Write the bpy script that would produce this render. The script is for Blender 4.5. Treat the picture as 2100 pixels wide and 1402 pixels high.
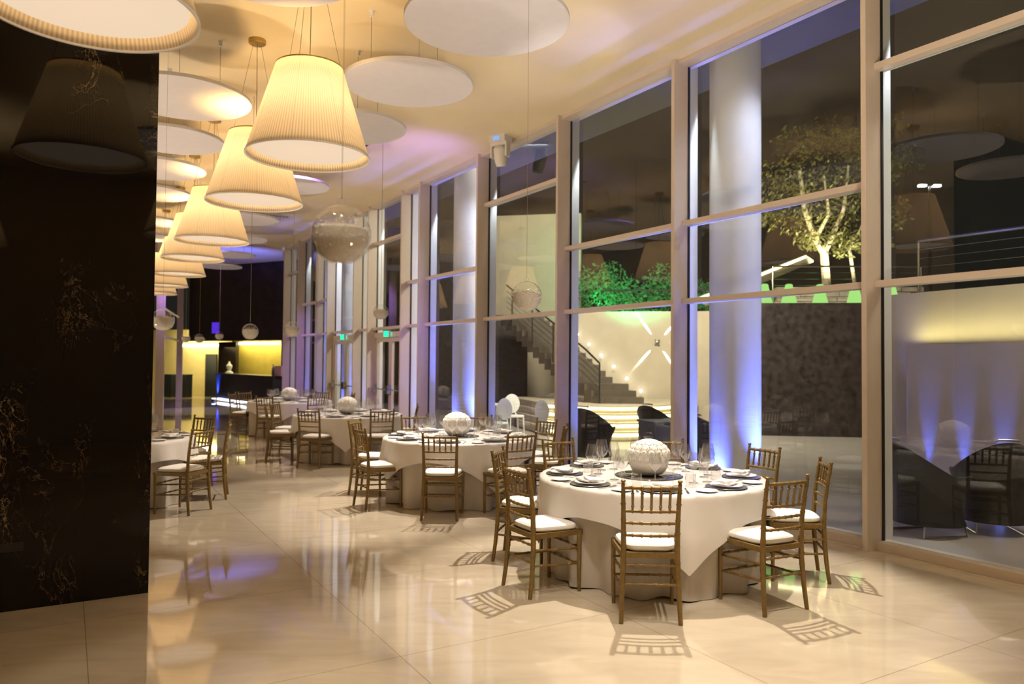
import bpy, bmesh, math, random
from mathutils import Vector, Matrix
random.seed(7)
for o in list(bpy.data.objects): bpy.data.objects.remove(o)
S = bpy.context.scene
COL = S.collection
PI = math.pi
# ------------------------------------------------------------------ camera
F, PITCH, ROLL, EYE = 1531.673, 0.025954, 0.0080786, 1.67705
cam = bpy.data.cameras.new('camera'); co = bpy.data.objects.new('camera', cam); COL.objects.link(co)
Fw = Vector((0, math.cos(PITCH), math.sin(PITCH))); Up = Vector((0, -math.sin(PITCH), math.cos(PITCH))); Rt = Vector((1, 0, 0))
c_, s_ = math.cos(ROLL), math.sin(ROLL)
R2 = Rt*c_ + Up*s_; U2 = Up*c_ - Rt*s_
m = Matrix((R2, U2, -Fw)).transposed().to_4x4(); m.translation = (0, 0, EYE)
co.matrix_world = m
cam.sensor_width = 36; cam.lens = 36*F/2100; cam.clip_end = 300; cam.clip_start = .05
cam.dof.use_dof = True; cam.dof.focus_distance = 5.9; cam.dof.aperture_fstop = 1.8
S.camera = co
def at(px, py, Y):                      # a point seen at a pixel of the 2100x1402 frame, Y metres ahead
    u, v = px-1050, py-701
    u, v = c_*u + s_*v, -s_*u + c_*v
    d = Rt*(u/F) + Fw - Up*(v/F)
    return Vector((0, 0, EYE)) + d*(Y/d.y)
def onz(px, py, z):
    d = at(px, py, 1.0) - Vector((0, 0, EYE))
    return Vector((0, 0, EYE)) + d*((z-EYE)/d.z)
# the glass wall's own frame: s runs along it away from the camera, o points outdoors
G = Vector((3.382, 6.838, 0)); WD = Vector((-.5218, .853, 0)).normalized(); WO = Vector((WD.y, -WD.x, 0))
WA = math.atan2(WD.y, WD.x)
def W(s, o=0, z=0): return G + WD*s + WO*o + Vector((0, 0, z))
CEIL = 5.30
# ------------------------------------------------------------------ world, exposure
w = bpy.data.worlds.new('night'); S.world = w; w.use_nodes = True
bgn = w.node_tree.nodes['Background']; bgn.inputs[0].default_value = (.020, .018, .014, 1); bgn.inputs[1].default_value = .45
S.view_settings.view_transform = 'Standard'; S.view_settings.look = 'None'; S.view_settings.gamma = 1
S.view_settings.use_curve_mapping = False
S.view_settings.exposure = 0.66
cy = S.cycles
cy.use_denoising = True
cy.max_bounces = 7; cy.diffuse_bounces = 3; cy.glossy_bounces = 4; cy.transmission_bounces = 4; cy.transparent_max_bounces = 24
cy.caustics_reflective = False; cy.caustics_refractive = False; cy.sample_clamp_indirect = 4.0; cy.blur_glossy = 0.4
# ------------------------------------------------------------------ lights of the place and added fill spots
def look(o, p): o.rotation_euler = (Vector(p)-o.location).to_track_quat('-Z', 'Y').to_euler()
def light(name, kind, loc, power, color, target=None, size=.1, spot=40, blend=.3, shape=None, sy=None):
    l = bpy.data.lights.new(name, kind); l.energy = power; l.color = color
    if kind == 'AREA':
        l.size = size
        if sy: l.shape = 'RECTANGLE'; l.size_y = sy
    else: l.shadow_soft_size = size
    if kind == 'SPOT': l.spot_size = math.radians(spot); l.spot_blend = blend
    o = bpy.data.objects.new(name, l); COL.objects.link(o); o.location = loc
    if target is not None: look(o, target)
    return o
WARM = (1.0, .70, .33); SOFT = (1.0, .89, .76); COOL = (.80, .86, 1.0); BLUE = (.10, .16, 1.0); VIOLET = (.42, .22, 1.0)
TABLES = {'T1': (1.15, 6.15), 'T2': (-.65, 9.22), 'T3': (-2.8, 12.85), 'T4': (-5.0, 16.9), 'T0': (-4.7, 8.8)}
# recessed ceiling spots over tables and floor; last two added to brighten far floor
for (x, y, tx, ty, p) in [(1.35, 7.1, 1.15, 5.9, 820), (-.35, 10.2, -.65, 9.0, 620), (-1.2, 9.9, -2.1, 8.9, 640), (-2.4, 13.7, -2.8, 12.6, 460), (-4.6, 17.8, -5.0, 16.6, 460),
                        (-4.5, 9.6, -4.7, 8.6, 260), (2.6, 4.4, 2.3, 4.2, 260), (0.2, 3.4, 0.4, 3.9, 200), (-1.6, 2.2, -.8, 3.2, 120), (-7.6, 20.6, -8.0, 20.8, 420), (-9.6, 25.0, -9.8, 24.4, 420)]:
    light('ceiling_spot', 'SPOT', (x, y, 5.2), p, SOFT, (tx, ty, .5), size=.035, spot=46, blend=.35)
light('ceiling_spot', 'SPOT', (.7, 2.9, 5.2), 170, SOFT, (1.15, 6.1, .8), size=.25, spot=40, blend=.6)
light('added_ceiling_fill', 'SPOT', (1.7, 1.5, .25), 620, (1, .84, .68), (1.9, 4.2, 5.3), size=.2, spot=105, blend=.9)  # unseen spot added to brighten the ceiling toward the windows
light('added_ceiling_fill', 'SPOT', (.9, 1.2, .25), 520, (1, .93, .86), onz(1135, 95, CEIL), size=.05, spot=13, blend=.7)  # added spot in place of the bright reflected arc on the ceiling
light('added_globe_fill', 'SPOT', (-.35, 1.7, 5.2), 170, SOFT, (-.63, 2.76, 2.14), size=.03, spot=16, blend=.5)  # unseen spot added to brighten the nearest globe
# unseen spots added to brighten the ceiling from behind the marble pier
for (x, y, tx, ty, p) in [(-5.6, 6.4, -3.6, 8.5, 300), (-8.3, 11.2, -5.0, 12.5, 340), (-11.8, 17.0, -7.5, 18.5, 300)]:
    light('added_ceiling_fill', 'SPOT', (x, y, .25), p, (1, .80, .60), (tx, ty, 5.3), size=.2, spot=115, blend=.9)
# blue uplights at the feet of the outdoor columns, against the pale wall and at the bar
COLS = [(2.28, .62), (9.20, .62), (15.95, .62)]
for (s, o) in COLS:
    for ds, do in ((-.62, .1), (.0, -.36), (.62, .1)):
        light('column_uplight', 'SPOT', W(s+ds, o+do, .06), 440, BLUE, W(s+ds*.35, o+do*.35, 3.0), size=.05, spot=58, blend=.9)
for (s, o) in COLS:
    light('column_downlight', 'SPOT', W(s-2.0, o+1.0, 5.75), 120, (.72, .75, 1), W(s, o, 2.8), size=.1, spot=62, blend=.8)
    light('column_downlight', 'SPOT', W(s-1.9, o-.25, 5.75), 120, (.72, .75, 1), W(s, o, 3.0), size=.1, spot=62, blend=.8)
for s in (2.46, 4.87, 7.31, 10.69, 13.62, 16.7, 18.6):
    light('mullion_uplight', 'SPOT', W(s-.28, .42, .06), 60, BLUE, W(s+.06, .10, 2.2), size=.04, spot=50, blend=.9)
for s in (0, 2.46, 4.87, 7.31, 9.73, 12.65, 15.7, 18.6):
    light('fin_downlight', 'SPOT', W(s-.12, .22, 5.15), 190, (.9, .96, 1), W(s+.02, .10, 2.4), size=.03, spot=24, blend=.6)
# exit-path wash on the ceiling at the far end, and violet wash of the far mullions
light('blue_wash', 'SPOT', (-8.9, 24.0, 3.3), 260, (.10, .14, 1), (-9.4, 25.2, 5.3), size=.1, spot=95, blend=.8)
light('violet_wash', 'SPOT', (-3.4, 10.8, 4.9), 420, VIOLET, W(11.6, -.1, 1.2), size=.15, spot=42, blend=.9)
light('violet_wash', 'SPOT', (-8.2, 18.6, 4.9), 480, VIOLET, W(18.6, -.1, 1.2), size=.15, spot=46, blend=.9)
light('violet_wash', 'SPOT', (-9.6, 22.2, 4.9), 420, VIOLET, (-11.4, 24.5, 1.6), size=.15, spot=60, blend=.9)
light('violet_wash', 'SPOT', (.2, 6.6, 4.9), 70, (.5, .34, 1), W(5.1, -.1, 1.6), size=.15, spot=36, blend=.9)
light('violet_ceiling', 'SPOT', (-1.0, 12.0, 3.9), 60, (.34, .2, 1), (-1.9, 12.8, 5.3), size=.2, spot=110, blend=1)
# outdoor floodlights of the terrace
light('terrace_flood', 'AREA', at(1330, 300, 14.5), 520, (1, .88, .68), at(1330, 760, 20.6), size=1.6)
light('terrace_flood', 'AREA', at(1060, 250, 14.5), 200, (1, .88, .68), at(1080, 640, 22), size=1.2)
light('terrace_flood', 'AREA', W(-1.6, 1.6, 4.6), 60, (1, .84, .66), W(-1.9, 2.6, 1.4), size=1.2)
light('garden_flood', 'SPOT', at(1290, 600, 19.8)+Vector((0, 0, .1)), 190, (.02, 1, .40), at(1320, 555, 23), size=.1, spot=120, blend=.6)
light('garden_flood', 'SPOT', at(1230, 640, 22.3), 110, (.02, 1, .35), at(1340, 500, 24), size=.1, spot=120, blend=.6)
light('tree_uplight', 'SPOT', at(1740, 560, 20.5), 650, (1, .95, .6), at(1700, 420, 23.0), size=.1, spot=95, blend=.6)
light('tree_uplight', 'SPOT', at(1600, 560, 21.0), 420, (1, .88, .45), at(1640, 340, 23.5), size=.1, spot=80, blend=.6)

# ------------------------------------------------------------------ materials
def newmat(name):
    mt = bpy.data.materials.new(name); mt.use_nodes = True
    nt = mt.node_tree; nt.nodes.clear()
    out = nt.nodes.new('ShaderNodeOutputMaterial')
    return mt, nt, out
def N(nt, t, **kw):
    n = nt.nodes.new(t)
    for k, v in kw.items(): setattr(n, k, v)
    return n
def pm(name, col, rough=.5, metal=0., var=.06, scale=8., bump=0., coat=0., emis=None, es=0., spec=.5, tl=0.):
    mt, nt, out = newmat(name)
    b = N(nt, 'ShaderNodeBsdfPrincipled')
    tc = N(nt, 'ShaderNodeTexCoord'); no = N(nt, 'ShaderNodeTexNoise'); no.inputs['Scale'].default_value = scale; no.inputs['Detail'].default_value = 4
    nt.links.new(tc.outputs['Object'], no.inputs['Vector'])
    cr = N(nt, 'ShaderNodeValToRGB'); e = cr.color_ramp.elements
    e[0].position = .3; e[1].position = .7
    e[0].color = tuple(max(0, c*(1-var)) for c in col)+(1,); e[1].color = tuple(min(1, c*(1+var)) for c in col)+(1,)
    nt.links.new(no.outputs['Fac'], cr.inputs['Fac']); nt.links.new(cr.outputs['Color'], b.inputs['Base Color'])
    b.inputs['Roughness'].default_value = rough; b.inputs['Metallic'].default_value = metal
    b.inputs['Specular IOR Level'].default_value = spec
    b.inputs['Coat Weight'].default_value = coat
    if emis: b.inputs['Emission Color'].default_value = emis+(1,); b.inputs['Emission Strength'].default_value = es
    if bump:
        bp = N(nt, 'ShaderNodeBump'); bp.inputs['Strength'].default_value = bump; bp.inputs['Distance'].default_value = .01
        nt.links.new(no.outputs['Fac'], bp.inputs['Height']); nt.links.new(bp.outputs['Normal'], b.inputs['Normal'])
    if tl:
        t = N(nt, 'ShaderNodeBsdfTranslucent'); t.inputs[0].default_value = col+(1,)
        mx = N(nt, 'ShaderNodeMixShader'); mx.inputs[0].default_value = tl
        nt.links.new(b.outputs[0], mx.inputs[1]); nt.links.new(t.outputs[0], mx.inputs[2]); nt.links.new(mx.outputs[0], out.inputs[0])
    else: nt.links.new(b.outputs[0], out.inputs[0])
    return mt
def em(name, col, st):
    mt, nt, out = newmat(name)
    e = N(nt, 'ShaderNodeEmission'); e.inputs[0].default_value = col+(1,); e.inputs[1].default_value = st
    nt.links.new(e.outputs[0], out.inputs[0]); return mt
def thin_glass(name, tint=(1, 1, 1), ior=1.5, gain=1.0, rough=0.0, haze=0., hazecol=(1, 1, 1)):
    mt, nt, out = newmat(name)
    fr = N(nt, 'ShaderNodeFresnel'); fr.inputs['IOR'].default_value = ior
    ml = N(nt, 'ShaderNodeMath', operation='MULTIPLY', use_clamp=True); ml.inputs[1].default_value = gain
    tr = N(nt, 'ShaderNodeBsdfTransparent'); tr.inputs[0].default_value = tint+(1,)
    gl = N(nt, 'ShaderNodeBsdfGlossy'); gl.inputs['Roughness'].default_value = rough
    mx = N(nt, 'ShaderNodeMixShader')
    # the surface a ray leaves by must not count as total reflection: feed the fresnel the outward side only
    ge = N(nt, 'ShaderNodeNewGeometry'); cm = N(nt, 'ShaderNodeMixRGB'); 
    nt.links.new(fr.outputs[0], ml.inputs[0]); 
    sub = N(nt, 'ShaderNodeMath', operation='SUBTRACT'); sub.inputs[0].default_value = 1.0
    nt.links.new(ge.outputs['Backfacing'], sub.inputs[1])
    m2 = N(nt, 'ShaderNodeMath', operation='MULTIPLY'); nt.links.new(ml.outputs[0], m2.inputs[0]); nt.links.new(sub.outputs[0], m2.inputs[1])
    nt.nodes.remove(cm)
    nt.links.new(m2.outputs[0], mx.inputs[0]); nt.links.new(tr.outputs[0], mx.inputs[1]); nt.links.new(gl.outputs[0], mx.inputs[2])
    last = mx
    if haze:
        df = N(nt, 'ShaderNodeBsdfDiffuse'); df.inputs[0].default_value = hazecol+(1,)
        m3 = N(nt, 'ShaderNodeMixShader'); m3.inputs[0].default_value = haze
        nt.links.new(mx.outputs[0], m3.inputs[1]); nt.links.new(df.outputs[0], m3.inputs[2]); last = m3
    nt.links.new(last.outputs[0], out.inputs[0]); return mt
def floor_mat():
    mt, nt, out = newmat('cream_marble_floor')
    b = N(nt, 'ShaderNodeBsdfPrincipled'); tc = N(nt, 'ShaderNodeTexCoord')
    mp = N(nt, 'ShaderNodeMapping', vector_type='TEXTURE'); mp.inputs['Location'].default_value = (-.618, 4.281, 0); mp.inputs['Rotation'].default_value = (0, 0, .536)
    nt.links.new(tc.outputs['Object'], mp.inputs['Vector'])
    br = N(nt, 'ShaderNodeTexBrick'); br.offset = 0; br.squash = 1
    br.inputs['Scale'].default_value = 1; br.inputs['Brick Width'].default_value = 1.53; br.inputs['Row Height'].default_value = 1.53
    br.inputs['Mortar Size'].default_value = .0022; br.inputs['Mortar Smooth'].default_value = .0; br.inputs['Bias'].default_value = 0
    br.inputs['Color1'].default_value = (.60, .52, .40, 1); br.inputs['Color2'].default_value = (.58, .50, .385, 1); br.inputs['Mortar'].default_value = (.30, .23, .15, 1)
    nt.links.new(mp.outputs[0], br.inputs['Vector'])
    m2 = N(nt, 'ShaderNodeMapping'); m2.inputs['Scale'].default_value = (1, 3.2, 1); m2.inputs['Rotation'].default_value = (0, 0, -.3); nt.links.new(tc.outputs['Object'], m2.inputs['Vector'])
    no = N(nt, 'ShaderNodeTexNoise'); no.inputs['Scale'].default_value = 1.6; no.inputs['Detail'].default_value = 8; no.inputs['Distortion'].default_value = 1.2
    nt.links.new(m2.outputs[0], no.inputs['Vector'])
    cr = N(nt, 'ShaderNodeValToRGB'); e = cr.color_ramp.elements
    e[0].position = .3; e[0].color = (.91, .885, .85, 1); e[1].position = .68; e[1].color = (1.04, 1.03, 1.0, 1)
    nt.links.new(no.outputs['Fac'], cr.inputs['Fac'])
    mx = N(nt, 'ShaderNodeMixRGB', blend_type='MULTIPLY'); mx.inputs[0].default_value = 1
    nt.links.new(br.outputs['Color'], mx.inputs[1]); nt.links.new(cr.outputs['Color'], mx.inputs[2]); nt.links.new(mx.outputs[0], b.inputs['Base Color'])
    b.inputs['Roughness'].default_value = .05; b.inputs['Specular IOR Level'].default_value = .85; b.inputs['Coat Weight'].default_value = .35; b.inputs['Coat Roughness'].default_value = .03
    nt.links.new(b.outputs[0], out.inputs[0]); return mt
def black_marble():
    mt, nt, out = newmat('black_gold_marble')
    b = N(nt, 'ShaderNodeBsdfPrincipled'); tc = N(nt, 'ShaderNodeTexCoord')
    mp = N(nt, 'ShaderNodeMapping'); mp.inputs['Scale'].default_value = (1, 1, .42); nt.links.new(tc.outputs['Object'], mp.inputs['Vector'])
    # where the veins gather
    band = N(nt, 'ShaderNodeTexNoise'); band.inputs['Scale'].default_value = 2.1; band.inputs['Detail'].default_value = 3; nt.links.new(mp.outputs[0], band.inputs['Vector'])
    bc = N(nt, 'ShaderNodeValToRGB'); bc.color_ramp.elements[0].position = .52; bc.color_ramp.elements[1].position = .68; nt.links.new(band.outputs['Fac'], bc.inputs['Fac'])
    def vein(scale, width, dist, seed):
        m_ = N(nt, 'ShaderNodeMapping'); m_.inputs['Location'].default_value = (seed, seed*.7, seed*.3); m_.inputs['Scale'].default_value = (1, 1, .55); nt.links.new(tc.outputs['Object'], m_.inputs['Vector'])
        n = N(nt, 'ShaderNodeTexNoise'); n.inputs['Scale'].default_value = scale; n.inputs['Detail'].default_value = 5; n.inputs['Roughness'].default_value = .62; n.inputs['Distortion'].default_value = dist
        nt.links.new(m_.outputs[0], n.inputs['Vector'])
        a = N(nt, 'ShaderNodeMath', operation='SUBTRACT'); a.inputs[1].default_value = .5; nt.links.new(n.outputs['Fac'], a.inputs[0])
        ab = N(nt, 'ShaderNodeMath', operation='ABSOLUTE'); nt.links.new(a.outputs[0], ab.inputs[0])
        r = N(nt, 'ShaderNodeMapRange'); r.inputs['From Min'].default_value = 0; r.inputs['From Max'].default_value = width; r.inputs['To Min'].default_value = 1; r.inputs['To Max'].default_value = 0
        nt.links.new(ab.outputs[0], r.inputs['Value']); return r
    v1 = vein(3.4, .008, 1.6, 3.1); v2 = vein(8.5, .012, 1.4, 9.4)
    m1 = N(nt, 'ShaderNodeMath', operation='MULTIPLY'); nt.links.new(v1.outputs[0], m1.inputs[0]); nt.links.new(bc.outputs['Color'], m1.inputs[1])
    b2 = N(nt, 'ShaderNodeMath', operation='POWER'); nt.links.new(bc.outputs['Color'], b2.inputs[0]); b2.inputs[1].default_value = 2
    m2 = N(nt, 'ShaderNodeMath', operation='MULTIPLY'); nt.links.new(v2.outputs[0], m2.inputs[0]); nt.links.new(b2.outputs[0], m2.inputs[1])
    m2b = N(nt, 'ShaderNodeMath', operation='MULTIPLY'); nt.links.new(m2.outputs[0], m2b.inputs[0]); m2b.inputs[1].default_value = .55
    mxv = N(nt, 'ShaderNodeMath', operation='MAXIMUM'); nt.links.new(m1.outputs[0], mxv.inputs[0]); nt.links.new(m2b.outputs[0], mxv.inputs[1])
    mx = N(nt, 'ShaderNodeMixRGB'); mx.inputs[1].default_value = (.0045, .0035, .003, 1); mx.inputs[2].default_value = (.42, .29, .15, 1)
    nt.links.new(mxv.outputs[0], mx.inputs[0]); nt.links.new(mx.outputs[0], b.inputs['Base Color'])
    b.inputs['Roughness'].default_value = .03; b.inputs['Specular IOR Level'].default_value = .30
    nt.links.new(b.outputs[0], out.inputs[0]); return mt
def fabric_shade():
    mt, nt, out = newmat('pleated_shade_fabric')
    tc = N(nt, 'ShaderNodeTexCoord'); sp = N(nt, 'ShaderNodeSeparateXYZ'); nt.links.new(tc.outputs['Object'], sp.inputs[0])
    an = N(nt, 'ShaderNodeMath', operation='ARCTAN2'); nt.links.new(sp.outputs[1], an.inputs[0]); nt.links.new(sp.outputs[0], an.inputs[1])
    k = N(nt, 'ShaderNodeMath', operation='MULTIPLY'); k.inputs[1].default_value = 130; nt.links.new(an.outputs[0], k.inputs[0])
    sn = N(nt, 'ShaderNodeMath', operation='SINE'); nt.links.new(k.outputs[0], sn.inputs[0])
    k2 = N(nt, 'ShaderNodeMath', operation='MULTIPLY'); k2.inputs[1].default_value = 4; nt.links.new(an.outputs[0], k2.inputs[0])
    s2 = N(nt, 'ShaderNodeMath', operation='SINE'); nt.links.new(k2.outputs[0], s2.inputs[0])
    a2 = N(nt, 'ShaderNodeMath', operation='ABSOLUTE'); nt.links.new(s2.outputs[0], a2.inputs[0])
    lt = N(nt, 'ShaderNodeMapRange'); lt.inputs['From Min'].default_value = 0; lt.inputs['From Max'].default_value = .05; lt.inputs['To Min'].default_value = .80; lt.inputs['To Max'].default_value = 1
    nt.links.new(a2.outputs[0], lt.inputs['Value'])
    r = N(nt, 'ShaderNodeMapRange'); r.inputs['From Min'].default_value = -1; r.inputs['From Max'].default_value = 1; r.inputs['To Min'].default_value = .72; r.inputs['To Max'].default_value = 1
    nt.links.new(sn.outputs[0], r.inputs['Value'])
    mm = N(nt, 'ShaderNodeMath', operation='MULTIPLY'); nt.links.new(r.outputs[0], mm.inputs[0]); nt.links.new(lt.outputs[0], mm.inputs[1])
    cl = N(nt, 'ShaderNodeMixRGB', blend_type='MULTIPLY'); cl.inputs[0].default_value = 1; cl.inputs[1].default_value = (.88, .72, .48, 1); nt.links.new(mm.outputs[0], cl.inputs[2])
    t = N(nt, 'ShaderNodeBsdfTranslucent'); d = N(nt, 'ShaderNodeBsdfDiffuse')
    nt.links.new(cl.outputs[0], t.inputs[0]); nt.links.new(cl.outputs[0], d.inputs[0])
    mx = N(nt, 'ShaderNodeMixShader'); mx.inputs[0].default_value = .36
    nt.links.new(d.outputs[0], mx.inputs[1]); nt.links.new(t.outputs[0], mx.inputs[2]); nt.links.new(mx.outputs[0], out.inputs[0]); return mt
def diffuser_mat():
    mt, nt, out = newmat('lamp_diffuser_cloth')
    t = N(nt, 'ShaderNodeBsdfTranslucent'); t.inputs[0].default_value = (.10, .08, .06, 1)
    e = N(nt, 'ShaderNodeEmission'); e.inputs[0].default_value = (1, .78, .56, 1); e.inputs[1].default_value = .50
    a = N(nt, 'ShaderNodeAddShader'); nt.links.new(t.outputs[0], a.inputs[0]); nt.links.new(e.outputs[0], a.inputs[1]); nt.links.new(a.outputs[0], out.inputs[0]); return mt
M = {}
M['floor'] = floor_mat(); M['marble'] = black_marble(); M['shade'] = fabric_shade(); M['diffuser'] = diffuser_mat()
M['ceil'] = pm('ceiling_paint_lamp_tinted', (.82, .70, .47), .85, var=.02, scale=2)  # white paint with the lamps' yellow light mixed into its colour
M['disc'] = pm('white_felt_lilac_cast', (.74, .73, .78), .9, var=.02)  # white felt with a lilac cast of light put into the colour
M['frame'] = pm('cream_painted_steel', (.68, .59, .50), .38, var=.02)
M['white'] = pm('white_paint', (.85, .85, .84), .5, var=.02)
M['gold'] = pm('antique_gold_paint', (.205, .13, .038), .42, .35, var=.14, scale=30)
M['cushion'] = pm('ivory_cushion_fabric', (.86, .83, .78), .75, var=.03, scale=40, bump=.05)
M['cloth'] = pm('ivory_tablecloth', (.53, .48, .42), .7, var=.03, scale=6)
M['satin'] = pm('ivory_satin_overlay', (.74, .70, .65), .42, var=.03, scale=5)
M['vase'] = pm('ivory_glazed_ceramic', (.93, .88, .80), .35, var=.02)
M['rose'] = pm('ivory_rose_petal', (.95, .93, .87), .6, var=.03, scale=20)
M['mirror'] = pm('smoked_mirror', (.42, .42, .40), .04, 1., var=.0)
M['charger'] = pm('silver_charger', (.30, .29, .30), .28, .8, var=.03)
M['china'] = pm('white_china', (.88, .87, .85), .15, var=.01)
M['napkin'] = pm('white_napkin', (.90, .88, .84), .8, var=.02, scale=30, bump=.1)
M['steel'] = pm('brushed_steel', (.55, .54, .52), .25, 1., var=.03)
M['darksteel'] = pm('dark_steel', (.10, .10, .10), .3, .9, var=.03)
M['brass'] = pm('brass', (.60, .42, .12), .3, 1., var=.05)
M['pane'] = thin_glass('window_glass', (.93, .95, .94), 1.5, 2.0)
M['wine'] = thin_glass('crystal_glass', (.95, .95, .95), 1.6, 3.2, .05, haze=.05)
M['ball'] = thin_glass('blown_glass', (.97, .97, .97), 1.5, 2.0, .0)
M['bed'] = pm('crystal_bed', (.92, .81, .70), .2, var=.28, scale=260, bump=1., tl=.3, spec=1.)
M['crystal'] = pm('clear_crystal_beads', (.92, .84, .74), .12, .0, var=.22, scale=60, spec=1.)
M['black'] = pm('black_gasket', (.008, .010, .014), .4, var=0)
M['wire'] = pm('suspension_wire', (.30, .24, .14), .4, .5, var=0)
M['dark_wood'] = pm('dark_stained_wood', (.018, .012, .014), .3, var=.5, scale=3)
M['yellow_wall'] = pm('ochre_wall', (.60, .47, .10), .6, var=.08, scale=4)
M['beige_wall'] = pm('beige_render', (.55, .48, .36), .8, var=.05, scale=3)
M['lobby'] = pm('lobby_wall', (.56, .46, .22), .7, var=.05)
M['pale'] = pm('pale_render', (.52, .47, .42), .85, var=.05, scale=1.5)
M['terrace'] = pm('terrace_stone', (.46, .42, .38), .35, var=.06, scale=2)
M['stair'] = pm('dark_stone_step', (.105, .085, .062), .6, var=.15, scale=6)
M['bark_wall'] = pm('rough_basalt_cladding', (.034, .027, .027), .45, var=.7, scale=7, bump=1.)
M['wicker'] = pm('charcoal_wicker', (.022, .024, .026), .55, var=.3, scale=80, bump=.4)
M['bark'] = pm('tree_bark', (.42, .34, .25), .9, var=.2, scale=12)
M['leaf'] = pm('tree_leaves', (.21, .20, .075), .6, var=.35, scale=4, tl=.3)
M['hedge'] = pm('hedge_leaves', (.10, .30, .12), .6, var=.35, scale=4, tl=.3)
M['stone'] = pm('stacked_pale_stone', (.50, .45, .36), .85, var=.25, scale=5, bump=.5)
M['led_warm'] = em('led_warm_strip', (1, .90, .45), 9)
M['led_step'] = em('led_step_strip', (1, .88, .42), 5)
M['led_white'] = em('led_white_strip', (.95, .95, 1), 5)
M['lens'] = em('lamp_lens', (1, .95, .85), 20)
M['lens_blue'] = em('blue_led_lens', (.15, .25, 1), 25)
M['lens_green'] = em('green_lantern_shade', (.42, .82, .22), .72)
M['exit'] = em('exit_sign_green', (.02, .62, .32), 1.3)
M['exit_white'] = em('exit_sign_white', (.85, 1, .92), 1.6)
M['blue_screen'] = em('blue_display', (.10, .28, 1), 1.2)
M['plastic'] = pm('white_plastic', (.78, .76, .72), .4, var=.02)

# ------------------------------------------------------------------ mesh builder
class MB:
    def __init__(s): s.v = []; s.f = []
    def add(s, vs, fs):
        n = len(s.v); s.v += [tuple(v) for v in vs]; s.f += [tuple(i+n for i in f) for f in fs]; return s
    def box(s, c, d, rz=0, ax=None):
        cx, cy_, cz = c; hx, hy, hz = d[0]/2, d[1]/2, d[2]/2; ca, sa = math.cos(rz), math.sin(rz)
        vs = []
        for z in (-hz, hz):
            for (x, y) in ((-hx, -hy), (hx, -hy), (hx, hy), (-hx, hy)): vs.append((cx+x*ca-y*sa, cy_+x*sa+y*ca, cz+z))
        return s.add(vs, [(3, 2, 1, 0), (4, 5, 6, 7), (0, 1, 5, 4), (1, 2, 6, 5), (2, 3, 7, 6), (3, 0, 4, 7)])
    def tube(s, pts, r, n=8, cap=True):
        pts = [Vector(p) for p in pts]; rs = r if isinstance(r, (list, tuple)) else [r]*len(pts)
        rings = []; up = None
        for i, p in enumerate(pts):
            t = (pts[min(i+1, len(pts)-1)]-pts[max(i-1, 0)]).normalized()
            if up is None: up = Vector((0, 0, 1)) if abs(t.z) < .9 else Vector((1, 0, 0))
            a = t.cross(up).normalized(); up2 = a.cross(t).normalized(); up = up2
            rings.append([p+a*(rs[i]*math.cos(2*PI*k/n))+up2*(rs[i]*math.sin(2*PI*k/n)) for k in range(n)])
        vs = [v for R_ in rings for v in R_]; fs = []
        for i in range(len(pts)-1):
            for k in range(n): k2 = (k+1) % n; fs.append((i*n+k, i*n+k2, (i+1)*n+k2, (i+1)*n+k))
        if cap: fs += [tuple(range(n))[::-1], tuple((len(pts)-1)*n+k for k in range(n))]
        return s.add(vs, fs)
    def lathe(s, prof, n=24, c=(0, 0, 0), rf=None, close=False):
        vs = []; fs = []
        for (r, z) in prof:
            for k in range(n):
                a = 2*PI*k/n; rr = r*(rf(a, z) if rf else 1); vs.append((c[0]+rr*math.cos(a), c[1]+rr*math.sin(a), c[2]+z))
        mlen = len(prof)
        for i in range(mlen-1):
            for k in range(n): k2 = (k+1) % n; fs.append((i*n+k, i*n+k2, (i+1)*n+k2, (i+1)*n+k))
        if close:
            if prof[0][0] > 1e-5: fs.append(tuple(range(n))[::-1])
            if prof[-1][0] > 1e-5: fs.append(tuple((mlen-1)*n+k for k in range(n)))
        return s.add(vs, fs)
    def prism(s, poly, z0, z1):
        n = len(poly); a = sum(poly[i][0]*poly[(i+1) % n][1]-poly[(i+1) % n][0]*poly[i][1] for i in range(n))
        if a < 0: poly = poly[::-1]
        vs = [(p[0], p[1], z0) for p in poly]+[(p[0], p[1], z1) for p in poly]
        fs = [tuple(range(n))[::-1], tuple(range(n, 2*n))]+[(i, (i+1) % n, (i+1) % n+n, i+n) for i in range(n)]
        return s.add(vs, fs)
    def mesh(s, name, mat, smooth=True, angle=40):
        me = bpy.data.meshes.new(name); me.from_pydata(s.v, [], s.f); me.materials.append(mat)
        if smooth:
            for p in me.polygons: p.use_smooth = True
            try: me.set_sharp_from_angle(angle=math.radians(angle))
            except Exception: pass
        me.update(); return me
    def build(s, name, mat, parent=None, loc=None, **kw):
        o = bpy.data.objects.new(name, s.mesh(name, mat, **kw)); COL.objects.link(o)
        if parent is not None: o.parent = parent
        if loc is not None: o.location = loc
        return o
def tag(o, label=None, cat=None, group=None, kind=None):
    if label: o['label'] = label
    if cat: o['category'] = cat
    if group: o['group'] = group
    if kind: o['kind'] = kind
    return o
def empty(name, loc, rz=0, label=None, cat=None, group=None, kind=None):
    o = bpy.data.objects.new(name, None); COL.objects.link(o); o.location = loc; o.rotation_euler = (0, 0, rz); o.empty_display_size = .1
    return tag(o, label, cat, group, kind)
KIDS = {}
def kids(o):
    return [c for c in bpy.data.objects if c.parent is o]
def copy_tree(o, parent=None, kidmap=None):
    c = o.copy(); COL.objects.link(c); c.parent = parent
    for ch in KIDS.get(o.name, []): 
        d = copy_tree(ch, c); KIDS.setdefault(c.name, []).append(d)
    return c
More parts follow.
